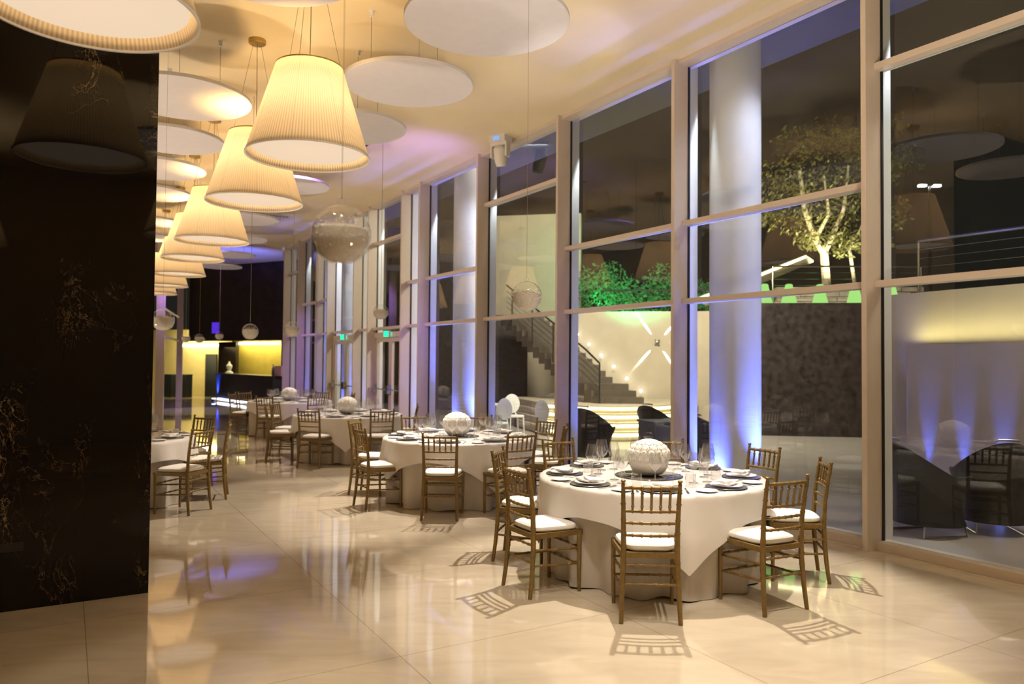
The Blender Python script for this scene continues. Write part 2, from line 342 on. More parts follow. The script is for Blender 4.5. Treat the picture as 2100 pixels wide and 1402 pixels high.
def register(o):
    ks = kids(o); KIDS[o.name] = ks
    for k in ks: register(k)
def arm(o, extra=None): register(o); return o
class Proto:                                  # first use takes the original, later uses copy it
    def __init__(s, o): register(o); s.o = o; s.used = False
    def put(s, loc, rz, label, cat, group, scale=None):
        if not s.used: c = s.o; s.used = True
        else: c = copy_tree(s.o)
        c.location = loc; c.rotation_euler = (0, 0, rz)
        if scale: c.scale = (scale,)*3
        for k in ('label', 'category', 'group'):
            if k in c: del c[k]
        return tag(c, label, cat, group)
def struct(mb, name, mat, parent=None, **kw):
    o = mb.build(name, mat, parent, **kw)
    if parent is None: o['kind'] = 'structure'
    return o
def wbox(mb, s0, s1, o0, o1, z0, z1):      # a box in the glass wall's frame
    c = W((s0+s1)/2, (o0+o1)/2, (z0+z1)/2)
    return mb.box(c, (abs(s1-s0), abs(o1-o0), z1-z0), WA)

# ------------------------------------------------------------------ room shell
def quad_poly(s0, s1, o0, o1): return [W(s0, o0)[:2], W(s1, o0)[:2], W(s1, o1)[:2], W(s0, o1)[:2]]
FARL = Vector((-19.5, 33.2, 0)); FA = Vector((-12.9, 29.7, 0)); FB = Vector((-7.9, 27.0, 0))
struct(MB().prism([W(-9, -9)[:2], W(-9, .08)[:2], W(21, .08)[:2], (-5, 29), (-8, 40), (-26, 40), W(34, -9)[:2]], -.12, 0), 'floor', M['floor'], smooth=False)
struct(MB().prism([W(-9, -9)[:2], W(-9, .10)[:2], W(20.4, .10)[:2], (-7.3, 26.7), (-12.6, 29.6), (-20, 32), W(34, -9)[:2]], CEIL, CEIL+.2), 'ceiling', M['ceil'], smooth=False)
mb = MB(); wbox(mb, -9.2, -9.0, -9, .1, 0, CEIL); struct(mb, 'wall_back', M['beige_wall'], smooth=False)
mb = MB(); wbox(mb, -9, 34, -9.2, -9.0, 0, CEIL); struct(mb, 'wall_left', M['beige_wall'], smooth=False)

# black marble pier
P0 = Vector((-2.5914, 5.3958, 0)); pa = math.radians(30.3); u_ = Vector((math.cos(pa), math.sin(pa), 0)); v_ = Vector((-math.sin(pa), math.cos(pa), 0))
q = [P0, P0+v_*.55, P0+v_*.55-u_*3.2, P0-u_*3.2]
struct(MB().prism([p[:2] for p in q], 0, CEIL), 'wall_marble', M['marble'], smooth=False)
vp = onz(0, 0, 0)
# a slim recessed floor-level socket strip in the pier
mk = P0-u_*.86; mb = MB(); mb.box(mk+v_*-.004+Vector((0, 0, .42)), (.20, .012, .055), pa)
tag(mb.build('socket_cover', M['black'], smooth=False), 'small dark socket cover set low in the black marble pier', 'socket')

# ------------------------------------------------------------------ glass wall
FW = .05; FD = .22
MUL = [0, 2.46, 4.87, 7.31, 9.73, 10.66, 12.62, 13.61, 15.68, 16.72, 18.56, 20.2]
ti = 1
for s in [-2.6, -5.2]+MUL:
    mb = MB(); wbox(mb, s, s+FW, -FD, .0, 0, CEIL); t = struct(mb, 'trim_%d' % ti, M['frame'], smooth=False)
    mb = MB(); wbox(mb, s-.012, s+FW+.012, 0, .03, 0, CEIL); mb.build('gasket', M['black'], t, smooth=False)
    mb = MB(); wbox(mb, s+.004, s+FW-.004, .03, .17, 0, CEIL); mb.build('outer_fin', M['white'], t, smooth=False)
    ti += 1
mb = MB(); wbox(mb, -9, 20.25, -.16, .1, CEIL-.055, CEIL+.0); struct(mb, 'trim_%d' % ti, M['frame'], smooth=False); ti += 1
mb = MB(); wbox(mb, -9, 10.66, -.09, .1, 0, .075); struct(mb, 'trim_%d' % ti, M['frame'], smooth=False); ti += 1
mb = MB(); wbox(mb, 16.72, 20.25, -.09, .1, 0, .075); struct(mb, 'trim_%d' % ti, M['frame'], smooth=False); ti += 1
BAYS = [(-5.2, -2.6, (2.38, 4.38)), (-2.6, 0, (2.38, 4.38)), (0, 2.46, (2.38, 3.31)), (2.46, 4.87, (2.38, 3.31)), (4.87, 7.31, (2.38, 4.38)), (7.31, 9.73, (2.38, 3.31)),
        (9.73, 10.66, (2.38, 3.31)), (10.66, 12.62, (2.38, 4.38)), (12.62, 13.61, (2.38,)), (13.61, 15.68, (2.38, )), (15.68, 16.72, (2.38, 3.31)), (16.72, 18.56, (2.38, 3.31)), (18.56, 20.2, (2.38, 4.38))]
wi = 1; di = 1
for (a, b, zs) in BAYS:
    if b > 0: a_ = a
    a2, b2 = a+FW, b
    # the bay nearest the camera is one wide bay
    if a == -2.6: pass
    door = (a, b) in ((10.66, 12.62), (13.61, 15.68))
    mb = MB(); wbox(mb, a2, b2, .008, .022, 2.32 if door else .075, CEIL-.055)
    wn = struct(mb, 'window_%d' % wi, M['pane'], smooth=False); wi += 1
    for z in zs:
        mb = MB(); wbox(mb, a2-.0, b2+.0, -.09, .006, z, z+.06); mb.build('transom', M['frame'], wn, smooth=False)
        mb = MB(); wbox(mb, a2, b2, .024, .05, z, z+.05); mb.build('outer_transom', M['white'], wn, smooth=False)
    if door:
        dm = MB(); wbox(dm, a2, a2+.07, -.05, .05, 0, 2.32); wbox(dm, b2-.07, b2, -.05, .05, 0, 2.32); wbox(dm, a2+.07, b2-.07, -.05, .05, 2.20, 2.32)
        D = struct(dm, 'door_%d' % di, M['frame'], smooth=False); di += 1
        mid = (a2+b2)/2
        for (l0, l1, hs) in ((a2+.075, mid-.003, -1), (mid+.003, b2-.075, 1)):
            lm = MB(); wbox(lm, l0, l0+.085, -.03, .03, .01, 2.19); wbox(lm, l1-.085, l1, -.03, .03, .01, 2.19)
            wbox(lm, l0+.085, l1-.085, -.03, .03, 2.10, 2.19); wbox(lm, l0+.085, l1-.085, -.03, .03, .01, .14)
            L = lm.build('door_leaf', M['frame'], D, smooth=False)
            gm = MB(); wbox(gm, l0+.085, l1-.085, .0, .012, .14, 2.10); gm.build('door_glass', M['pane'], L, smooth=False)
            pm_ = MB(); pm_.tube([W(l0+.05, -.10, 1.02), W(l1-.05, -.10, 1.02)], .014)
            for e in (l0+.04, l1-.04): wbox(pm_, e-.03, e+.03, -.12, -.03, .93, 1.11)
            pm_.build('panic_bar', M['steel'], L, smooth=False)

# exit signs over the two glass doors
for (a, b, lab) in ((10.66, 12.62, 'green lit exit sign over the nearer glass door'), (13.61, 15.68, 'green lit exit sign over the farther glass door')):
    c = W((a+b)/2+.05, -.10, 2.27)
    r_ = empty('exit_sign', c, WA, lab, 'exit sign')
    MB().box((0, 0, 0), (.30, .05, .15)).build('housing', M['plastic'], r_, smooth=False)
    MB().box((0, .0275, 0), (.28, .006, .13)).build('lit_panel', M['exit'], r_, smooth=False).parent = r_
    pn = MB().box((0, -.0275, 0), (.28, .006, .13)).build('lit_panel', M['exit'], r_, smooth=False)
    MB().prism([(.048, -.02), (.072, -.02), (.08, -.05), (.06, -.052), (.045, -.03), (.02, -.045), (.014, -.03), (.035, -.008), (.046, .028), (.06, .050), (.074, .048), (.072, .024)], 0, .003).build('running_figure', M['exit_white'], pn, loc=(0, -.031, 0), smooth=False).rotation_euler = (PI/2, 0, 0)
    MB().box((-.06, -.032, 0), (.055, .003, .07)).build('door_symbol', M['exit_white'], pn, smooth=False)

# ------------------------------------------------------------------ far end: dark wall, bar, lobby
mb = MB(); fd = (FB-FA).normalized(); fn = Vector((-fd.y, fd.x, 0)); fa = math.atan2(fd.y, fd.x)
mb.box((FA+FB)/2+fn*.2+Vector((0, 0, 3.87)), ((FB-FA).length, .3, 2.98), fa)
struct(mb, 'wall_far', M['dark_wood'], smooth=False)
def on_line(px, base=FA, dirv=fd, off=0.0):      # the point of a wall line seen in image column px
    b0 = base+fn*off; k = (px-1050)/F
    t = (k*b0.y-b0.x)/(dirv.x-k*dirv.y); return b0+dirv*t
def wall_seg(name, x0, x1, z0, z1, off, mat, th=.2):
    p, q_ = on_line(x0, off=off), on_line(x1, off=off); c = (p+q_)/2+fn*(th/2)
    return struct(MB().box(c+Vector((0, 0, (z0+z1)/2)), ((q_-p).length, th, z1-z0), fa), name, mat, smooth=False)
wall_seg('wall_bar_left', 448, 484, 0, 2.38, 1.5, M['dark_wood'], .15)
wall_seg('wall_bar_right', 577, 622, 0, 2.38, -.2, M['dark_wood'], .5)
wall_seg('wall_bar_back', 480, 600, 0, 2.9, 2.2, M['yellow_wall'])
# led strip over the ochre panel
p, q_ = on_line(485, off=1.9), on_line(573, off=1.9)
MB().box((p+q_)/2+Vector((0, 0, 2.33)), ((q_-p).length, .10, .10), fa).build('light_strip', M['led_warm'], smooth=False)
tag(bpy.data.objects['light_strip'], 'glowing yellow light strip above the ochre panel behind the bar', 'light strip')
light('bar_glow', 'AREA', (p+q_)/2+fn*-.1+Vector((0, 0, 2.25)), 34, (1, .84, .32), (p+q_)/2+fn*.5, size=3.0)
# lobby
L0, L1 = at(296, 740, 34.6), at(452, 740, 33.6)
lv = (L1-L0); lv.z = 0; la = math.atan2(lv.y, lv.x)
struct(MB().box(((L0.x+L1.x)/2, (L0.y+L1.y)/2+.1, 1.5), (lv.length+1.2, .2, 3.0), la), 'wall_lobby', M['lobby'], smooth=False)
A_, B_ = at(377, 708, 33.9), at(447, 708, 33.4)
tag(MB().box(((A_+B_)/2), ((B_-A_).length, .1, .12), la).build('light_strip', M['led_warm'], smooth=False), 'glowing yellow light strip along the top of the lobby wall', 'light strip')
light('lobby_glow', 'AREA', (A_+B_)/2+Vector((0, -1.2, -.1)), 60, (1, .85, .4), (A_+B_)/2+Vector((0, 0, -1.4)), size=2.5)
struct(MB().box(at(433, 772, 33.3)-Vector((0, 0, 0)), (.56, .1, 2.0), la), 'door_3', M['black'], smooth=False)  # black slab stands in for the shade of a dark doorway opening
for (px, wdt, lab) in ((382, .30, 'low black cabinet against the lobby wall, right of the violet posts'), (346, .56, 'low black cabinet seen between the two violet posts')):
    c = at(px, 790, 32.6); tag(MB().box((c.x, c.y, .48), (wdt, .4, .96), la).box((c.x, c.y, .98), (wdt+.02, .42, .03), la).build('cabinet', M['black'], smooth=False), lab, 'cabinet')
# glazed partition posts lit violet
for (px, Y, wd, n) in ((328, 22.6, .24, 'near'), (368, 29.6, .22, 'far')):
    c = at(px, 740, Y); struct(MB().box((c.x, c.y, CEIL/2), (wd, .14, CEIL), .35), 'trim_%d' % ti, M['frame'], smooth=False); ti += 1
a0, b0 = at(328, 694, 22.8), at(368, 694, 29.6); b0.z = a0.z = 2.38
mb = MB(); mb.tube([a0, b0], .045, 4); struct(mb, 'trim_%d' % ti, M['frame'], smooth=False); ti += 1
a0, b0 = at(328, 640, 22.8), at(368, 640, 29.6); b0.z = a0.z = 3.31
mb = MB(); mb.tube([a0, b0], .035, 4); struct(mb, 'trim_%d' % ti, M['frame'], smooth=False); ti += 1
# bar counter
c0, c1 = onz(441, 822, 0), Vector((-8.15, 25.35, 0)); cd = (c1-c0).normalized(); cn = Vector((-cd.y, cd.x, 0)); ca = math.atan2(cd.y, cd.x)
r_ = empty('bar_counter', (c0+c1)/2, ca, 'long dark bar counter with a lit plinth at the far end of the hall', 'bar counter')
Lc = (c1-c0).length
MB().box((0, .35, .60), (Lc, .60, .94)).build('body', M['dark_wood'], r_, smooth=False)
MB().box((0, .33, 1.09), (Lc+.06, .70, .05)).build('worktop', M['dark_wood'], r_, smooth=False)
MB().box((0, .10, .085), (Lc, .03, .07)).build('plinth_light', M['led_white'], r_, smooth=False)
MB().box((0, .38, .06), (Lc-.1, .5, .12)).build('plinth', M['black'], r_, smooth=False)
def bar_at(px, dz=1.115, back=.35):
    k = (px-1050)/F; b = c0+cn*back; t = (k*b.y-b.x)/(cd.x-k*cd.y); pp = b+cd*t; return Vector((pp.x, pp.y, dz))
pr = [(.0, 0), (.16, 0), (.15, .05), (.06, .10), (.10, .20), (.12, .30), (.05, .38), (.03, .46), (0, .47)]
tag(MB().lathe(pr, 16).build('glass_jar', M['china'], loc=bar_at(471)), 'white lidded jar on the left part of the bar counter', 'jar')
tag(MB().lathe([(0, 0), (.045, 0), (.05, .03), (.05, .22), (.018, .30), (.018, .40), (0, .40)], 12).build('bottle', pm('blue_bottle_glass', (.12, .14, .30), .2), loc=bar_at(561)), 'slim dark blue bottle on the bar counter before the ochre panel', 'bottle')
tag(MB().box((0, 0, .17), (.62, .3, .34), ca).build('box', pm('pink_card', (.62, .42, .42), .7), loc=bar_at(579), smooth=False), 'pale pink box on the right end of the bar counter', 'box')
c_up = c0-cn*.09+cd*.12
r_ = empty('floor_uplight', c_up, 0, 'bright blue floor uplight at the left corner of the bar counter', 'uplight')
MB().lathe([(0, 0), (.09, 0), (.09, .09), (.075, .10), (0, .10)], 16).build('housing', M['darksteel'], r_)
MB().lathe([(0, .101), (.07, .101), (.07, .115), (0, .115)], 16).build('lens', M['lens_blue'], r_)
light('bar_blue', 'SPOT', c0-cn*.06+cd*.12+Vector((0, 0, .14)), 2600, (.03, .10, 1), c0+cd*.2+cn*.06+Vector((0, 0, .85)), size=.03, spot=44, blend=.9)
tag(MB().box(at(442, 672, 29.0), (.36, .05, .42), fa).build('wall_display', em('violet_display', (.06, .02, .42), 1.0), smooth=False), 'small violet lit square on the dark far wall', 'wall light')

# ------------------------------------------------------------------ pendant lamps
LZ, LR, LH, LT = 3.438, .525, .79, .285
def make_lamp():
    r_ = empty('pendant_lamp', (0, 0, 0))
    prof = [(LR-(LR-LT)*t, LH*t) for t in [i/8 for i in range(9)]]
    n = 390; mb = MB(); mb.lathe(prof, n, rf=lambda a, z: 1+.004*math.cos(a*65*2)); mb.build('lamp_shade', M['shade'], r_, angle=180)
    hem = MB(); hem.lathe([(LR+.004, 0), (LR+.004, .012), (LR-.008, .012), (LR-.008, 0), (LR+.004, 0)], 96); hem.build('hem', M['cushion'], bpy.data.objects[r_.name].children[0] if False else r_)
    MB().lathe([(0, .062), (LR-.058, .062), (LR-.050, .068), (LR-.058, .074), (0, .074)], 96).build('diffuser', M['diffuser'], r_)
    tp = MB(); tp.lathe([(LT+.003, LH-.008), (LT+.003, LH+.004), (LT-.006, LH+.004), (LT-.006, LH-.008), (LT+.003, LH-.008)], 64)
    for k in range(3): a = 2*PI*k/3+.5; tp.tube([(0, 0, LH-.02), (LT*math.cos(a), LT*math.sin(a), LH-.004)], .005, 6)
    tp.build('top_ring', M['brass'], r_)
    top = CEIL-LZ
    cn_ = MB(); cn_.lathe([(0, top-.05), (.085, top-.05), (.095, top-.04), (.095, top), (0, top)], 32); cn_.build('ceiling_rose', M['brass'], r_)
    for k in range(3):
        a = 2*PI*k/3+.5; c = MB(); c.tube([(LT*math.cos(a), LT*math.sin(a), LH), (.05*math.cos(a), .05*math.sin(a), top-.05)], .0022, 5); c.build('suspension_wire', M['wire'], r_)
    c = MB(); c.tube([(0, 0, LH-.1), (.006, 0, LH+.5), (0, 0, top-.05)], .004, 6); c.lathe([(0, LH-.16), (.03, LH-.16), (.03, LH-.08), (0, LH-.08)], 12); c.build('power_cord', M['wire'], r_)
    return r_
lampP = Proto(make_lamp())
LAMPS = [(-1.79, 6.47, 'large pleated cream pendant lamp, nearest one hanging whole in view'), (-2.92, 8.39, 'pleated cream pendant lamp, second in the receding row'),
         (-4.52, 11.19, 'pleated cream pendant lamp, third in the receding row'), (-5.67, 13.2, 'pleated cream pendant lamp, fourth in the receding row'),
         (-7.03, 15.7, 'pleated cream pendant lamp, fifth in the receding row'), (-8.47, 18.16, 'pleated cream pendant lamp, sixth in the receding row'),
         (-9.73, 20.36, 'pleated cream pendant lamp, farthest in the row near the violet posts'),
         (-2.165, 3.747, 'pleated cream pendant lamp cut by the top left corner, before the marble'),
         (1.0, .9, 'pleated cream pendant lamp behind the camera toward the windows'), (-.2, -2.6, 'pleated cream pendant lamp directly behind the camera'), (2.9, -1.0, 'pleated cream pendant lamp farthest behind the camera by the windows')]
for i, (x, y, lab) in enumerate(LAMPS):
    lampP.put((x, y, LZ), i*.37, lab, 'pendant lamp', 'pleated pendant lamps')
    light('lamp_bulb', 'POINT', (x, y, LZ+.42), 16 if i != 7 else 11, (1, .76, .50), size=.09)
    light('added_ceiling_wash', 'SPOT', (x, y, LZ+.62), 30 if i < 8 else 160, (1, .58, .15) if i < 8 else (1, .76, .50), (x, y, 6), size=.06, spot=150, blend=.5)  # upward spot added to brighten the ceiling, stronger on the unseen lamps

# ------------------------------------------------------------------ acoustic ceiling discs
DZ = 4.5
def disc(x, y, D, lab):
    r_ = empty('ceiling_disc', (x, y, DZ), 0, lab, 'ceiling disc', 'white suspended ceiling discs')
    R_ = D/2
    MB().lathe([(0, 0), (R_-.004, 0), (R_, .004), (R_, .036), (R_-.004, .04), (0, .04)], 72).build('panel', M['disc'], r_)
    for k in range(3):
        a = 2*PI*k/3+.9; px, py = .62*R_*math.cos(a), .62*R_*math.sin(a)
        MB().tube([(px, py, .04), (px, py, CEIL-DZ-.05)], .0025, 5).build('suspension_wire', M['wire'], r_)
        MB().lathe([(0, CEIL-DZ-.06), (.022, CEIL-DZ-.06), (.022, CEIL-DZ-.01), (.03, CEIL-DZ), (0, CEIL-DZ)], 12, c=(px, py, 0)).build('wire_cup', M['white'], r_)
    return r_
for (x, y, D, lab) in [(-.23, 6.17, 1.38, 'white ceiling disc cut by the top edge, nearest the windows'), (-1.08, 7.6, 1.32, 'white ceiling disc directly behind the nearest whole lamp'),
        (-1.98, 9.05, 1.32, 'white ceiling disc right of the nearest whole lamp, third from front'), (-3.64, 12.1, 1.25, 'small looking white ceiling disc right of the second lamp'),
        (-5.45, 15.1, 1.35, 'white ceiling disc above the third lamp, right side of row'), (-6.5, 17.6, 1.3, 'white ceiling disc beyond the third lamp, near the blue patch'),
        (-7.7, 20.3, 1.3, 'distant white ceiling disc by the blue lit ceiling'), (-9.0, 22.9, 1.3, 'farthest white ceiling disc near the dark end wall'),
        (-3.63, 8.07, 1.46, 'white ceiling disc half hidden by the marble pier, highest on the left'), (-4.46, 9.63, 1.33, 'white ceiling disc left of the second lamp, second from top'),
        (-5.32, 11.1, 1.35, 'white ceiling disc left of the lamps, third from top'), (-6.25, 12.75, 1.35, 'white ceiling disc left of the lamps, fourth from top'),
        (-7.6, 15.4, 1.3, 'white ceiling disc left of the lamps, fifth from top'), (-8.6, 17.4, 1.3, 'white ceiling disc left of the lamps, lowest one'),
        (-1.75, 5.27, 1.3, 'white ceiling disc just showing at the top edge above the lamp'),
        (.62, 4.65, 1.3, 'white ceiling disc above the camera toward the windows'), (1.6, 3.2, 1.3, 'white ceiling disc behind the camera by the nearest window'), (.3, 1.6, 1.3, 'white ceiling disc behind the camera over the open floor')]:
    disc(x, y, D, lab)

# ------------------------------------------------------------------ hanging glass globes
def make_globe():
    R_ = .11; r_ = empty('glass_globe', (0, 0, 0))
    n = 18; prof = [(R_*math.sin(PI*k/n), -R_*math.cos(PI*k/n)) for k in range(n+1) if k > 1]
    prof = [(0, -R_*math.cos(2*PI/n)+.004), (prof[0][0]*.9, prof[0][1]+.002)]+prof
    MB().lathe(prof, 40).build('globe_shell', M['ball'], r_)
    MB().tube([(.013*math.cos(a)*1.0, 0, R_+.014+.013*math.sin(a)) for a in [2*PI*k/14 for k in range(15)]], .0032, 6, cap=False).build('hanging_loop', M['ball'], r_)
    ho = MB(); ho.tube([(.042*math.cos(a), -R_*.90, .012+.042*math.sin(a)) for a in [2*PI*k/24 for k in range(25)]], .0012, 5, cap=False)
    rot = Matrix.Rotation(math.radians(-20), 3, 'Z')@Matrix.Rotation(math.radians(22), 3, 'X')
    ho.v = [tuple(rot@Vector(v)) for v in ho.v]; ho.build('opening_rim', M['ball'], r_)
    prf = [(.001, -R_*.93), (R_*.42, -R_*.86), (R_*.70, -R_*.64), (R_*.86, -R_*.36), (R_*.93, -R_*.10), (R_*.90, R_*.16), (R_*.72, R_*.27), (R_*.4, R_*.33), (.001, R_*.31)]
    MB().lathe(prf, 36, rf=lambda a, z: 1+.012*math.sin(11*a+z*300)).build('crystal_bed', M['bed'], r_)
    rg = random.Random(3); cb = MB()
    tot = 0
    while tot < 700:
        p = Vector((rg.uniform(-1, 1), rg.uniform(-1, 1), rg.uniform(-1, .55)))*(R_*.96)
        if p.length > R_*.965 or (p.length < R_*.86 and p.z < -.006): continue
        if p.z > R_*.3 and rg.random() > .30: continue
        s = rg.uniform(.0022, .0048); q4 = Matrix.Rotation(rg.random()*3, 3, 'X')@Matrix.Rotation(rg.random()*3, 3, 'Z')
        vs = [p+q4@Vector(v)*s for v in ((1, 0, 0), (-1, 0, 0), (0, 1, 0), (0, -1, 0), (0, 0, 1), (0, 0, -1))]
        cb.add(vs, [(0, 2, 4), (2, 1, 4), (1, 3, 4), (3, 0, 4), (2, 0, 5), (1, 2, 5), (3, 1, 5), (0, 3, 5)]); tot += 1
    b = cb.build('crystal_filling', M['crystal'], r_, smooth=False); b['kind'] = 'stuff'
    return r_
gp = Proto(make_globe())
for (px, py, r, lab) in [(700, 482, 61, 'large looking glass globe with crystals hanging below the nearest lamp'), (1080, 608, 31.5, 'glass globe with crystals hanging in front of the middle windows'),
        (781, 640, 15.5, 'glass globe hanging before the nearer glass door'), (334, 656, 23, 'glass globe hanging beside the edge of the marble pier'),
        (513, 680, 16.5, 'glass globe hanging over the bar opening, centre'), (600, 675, 16, 'glass globe hanging at the far window corner'),
        (450, 688, 8.5, 'tiny distant glass globe left of the bar opening'), (409, 694, 9.5, 'tiny distant glass globe before the lobby light strip'), (381, 693, 9, 'tiny distant glass globe next to the violet post')]:
    Y = .11*F/r; p = at(px, py, Y)
    g = gp.put(p, random.random()*1.0 if r < 50 else 0, lab, 'glass globe', 'hanging glass globes')
    MB().tube([(0, 0, .135), (0, 0, CEIL-p.z)], .0012 if Y < 8 else .003, 5).build('cord', M['wire'], g)

# ------------------------------------------------------------------ moving head lights
def moving_head(loc, rz, tilt, lab):
    r_ = empty('moving_head_light', loc, rz, lab, 'stage light', 'moving head stage lights')
    b = MB().box((0, 0, -.05), (.30, .26, .10)).build('base', M['plastic'], r_, smooth=False)
    MB().box((0, -.133, -.05), (.09, .006, .05)).build('display', M['blue_screen'], b, smooth=False)
    y = MB(); y.box((0, 0, -.125), (.30, .14, .05)); y.box((-.135, 0, -.23), (.03, .13, .20)); y.box((.135, 0, -.23), (.03, .13, .20)); y.build('yoke', M['plastic'], r_, smooth=False)
    h = MB(); h.lathe([(0, .13), (.06, .13), (.10, .09), (.105, 0), (.10, -.12), (.085, -.19), (.08, -.20), (0, -.20)], 24)
    ho = h.build('head', M['plastic'], r_); ho.location = (0, 0, -.27); ho.rotation_euler = (tilt, 0, 0)
    MB().lathe([(0, -.203), (.065, -.203), (.065, -.198), (0, -.198)], 20).build('lens', M['china'], ho)
    return r_
p = onz(1026, 281, CEIL); moving_head((p.x, p.y, CEIL), -.5, .25, 'white moving head light on the ceiling by the middle windows')
p = onz(590, 508, CEIL); moving_head((p.x, p.y, CEIL), -.5, -.1, 'distant white moving head light near the end of the windows')
# ceiling air vents
for (px, py, lab) in ((722, 293, 'slotted air vent in the ceiling right of the large lamp'), (568, 442, 'dark slotted air vent beyond the second lamp')):
    p = onz(px, py, CEIL); r_ = empty('air_vent', (p.x, p.y, CEIL), .5, lab, 'air vent')
    MB().box((0, 0, -.006), (.6, .14, .012)).build('frame', M['ceil'], r_, smooth=False)
    sl = MB()
    for k in range(7): sl.box((-.24+.08*k, 0, -.014), (.05, .10, .006))
    sl.build('slots', M['black'], r_, smooth=False)

# ------------------------------------------------------------------ chairs
def bamboo(mb, a, b, r, n=8, rings=(0.2, .5, .8), bulge=1.35):
    a, b = Vector(a), Vector(b); pts = [0]; rs = [r]; L = (b-a).length; e = .004/L
    for t in rings:
        pts += [t-2.2*e, t-e, t+e, t+2.2*e]; rs += [r, r*bulge, r*bulge, r]
    pts.append(1); rs.append(r)
    mb.tube([a+(b-a)*t for t in pts], rs, n); return mb
def make_chair():
    r_ = empty('banquet_chair', (0, 0, 0))
    g = M['gold']
    # seat: front is -y
    fw, bw, d0, d1 = .205, .175, -.395, -.01
    fr = MB()
    out = [(-fw, d0), (fw, d0), (bw, d1), (-bw, d1)]; 
    for i in range(4):
        a, b = Vector(out[i]+(.432,)), Vector(out[(i+1) % 4]+(.432,)); dv = (b-a); an = math.atan2(dv.y, dv.x); fr.box((a+b)/2, (dv.length+.02, .026, .035), an)
    fr.box((0, -.2, .444), (.30, .33, .010)); fr.build('seat_frame', g, r_, smooth=False)
    # cushion
    cu = MB(); rows = 10; nn = 40
    def outline(t, s):
        a = 2*PI*t; x, y = math.cos(a), math.sin(a); e = .42
        sx = math.copysign(abs(x)**e, x); sy = math.copysign(abs(y)**e, y)
        wd = (fw+.004)*(1-s_y(sy)) + (bw-.012)*s_y(sy)
        return (sx*wd*s, -.205+sy*.190*s)
    def s_y(sy): return (sy+1)/2
    prof = [(.93, .452), (1.0, .463), (1.01, .474), (.985, .487), (.90, .496), (.7, .503), (.4, .507), (.02, .508)]
    vs = []; fs = []
    for (sc, z) in prof:
        for k in range(nn): x, y = outline(k/nn, sc); vs.append((x, y, z))
    for i in range(len(prof)-1):
        for k in range(nn): k2 = (k+1) % nn; fs.append((i*nn+k, i*nn+k2, (i+1)*nn+k2, (i+1)*nn+k))
    fs.append(tuple(range(nn))[::-1]); fs.append(tuple((len(prof)-1)*nn+k for k in range(nn)))
    cu.add(vs, fs); cu.build('seat_cushion', M['cushion'], r_)
    for sx in (-1, 1):
        mb = MB(); mb.tube([(sx*fw, d0+.01, .448), (sx*fw, d0+.01, .25), (sx*fw*.985, d0+.008, 0)], [.0165, .0155, .0125], 12); mb.build('leg', g, r_)
        # rear post: foot splayed back, curved, finial at the top
        P = [(sx*.190, .030, 0), (sx*.183, .010, .16), (sx*.176, -.004, .34), (sx*.172, -.006, .47), (sx*.174, .002, .62), (sx*.178, .024, .78), (sx*.1815, .045, .895)]
        mb = MB(); mb.tube(P, [.0145, .0165, .0185, .0185, .0165, .0145, .0125], 12)
        for t in (.30, .385, .49, .575, .66, .765, .84):
            for i in range(len(P)-1):
                if P[i][2] <= t < P[i+1][2]:
                    k = (t-P[i][2])/(P[i+1][2]-P[i][2]); c = Vector(P[i]).lerp(Vector(P[i+1]), k); mb.tube([c+Vector((0, 0, -.004)), c+Vector((0, 0, .004))], .0185 if t > .6 else .0205, 12)
        c = Vector(P[-1]); mb.tube([c, c+Vector((0, .001, .010)), c+Vector((0, .002, .018)), c+Vector((0, .003, .026)), c+Vector((0, .003, .030))], [.012, .010, .016, .0155, .009], 12)
        mb.build('back_post', g, r_)
    def xat(z):
        T_ = [(.47, .172, -.006), (.62, .174, .002), (.78, .178, .024), (.895, .1815, .045)]
        for i in range(3):
            if z <= T_[i+1][0]: k = (z-T_[i][0])/(T_[i+1][0]-T_[i][0]); return T_[i][1]*(1-k)+T_[i+1][1]*k, T_[i][2]*(1-k)+T_[i+1][2]*k
        return .1815, .045
    for z, r in ((.872, .0125), (.718, .010), (.640, .0095), (.560, .0095)):
        x, y = xat(z); mb = MB()
        pts = []; rs = []
        nseg = 12
        for i in range(nseg+1):
            t = i/nseg; xx = -x+2*x*t; yy = y+.018*math.sin(PI*t)
            pts.append((xx, yy, z)); rs.append(r*(1.35 if i in (2, 4, 6, 8, 10) else 1))
        P2 = []; R3 = []
        for i, (pp, rr) in enumerate(zip(pts, rs)):
            if rr > r: P2 += [(pp[0]-.007, pp[1], pp[2]), (pp[0]-.004, pp[1], pp[2]), (pp[0]+.004, pp[1], pp[2]), (pp[0]+.007, pp[1], pp[2])]; R3 += [r, rr, rr, r]
            else: P2.append(pp); R3.append(r)
        mb.tube(P2, R3, 10); mb.build('back_rail', g, r_)
    xt, yt = xat(.872); xb, yb = xat(.718)
    for k in range(5):
        t = (k+1)/6; arc = .018*math.sin(PI*t)
        a = Vector((-xb+2*xb*t, yb+arc, .718)); b = Vector((-xt+2*xt*t, yt+arc, .872)); mb = MB()
        mb.tube([a, a.lerp(b, .18), a.lerp(b, .20), a.lerp(b, .24), a.lerp(b, .26), a.lerp(b, .72), a.lerp(b, .74), a.lerp(b, .78), a.lerp(b, .80), b], [.006, .009, .0115, .0115, .0085, .0095, .012, .012, .008, .006], 8); mb.build('spindle', g, r_)
    def post_y(z): return .030-.125*z if z < .16 else .010-.078*(z-.16)
    for sx in (-1, 1):
        for z0, z1 in ((.335, .315), (.225, .205)):
            mb = MB(); bamboo(mb, (sx*(.182), post_y(z0), z0-.0), (sx*fw*.99, d0+.01, z1), .0085, 8); mb.build('stretcher', g, r_)
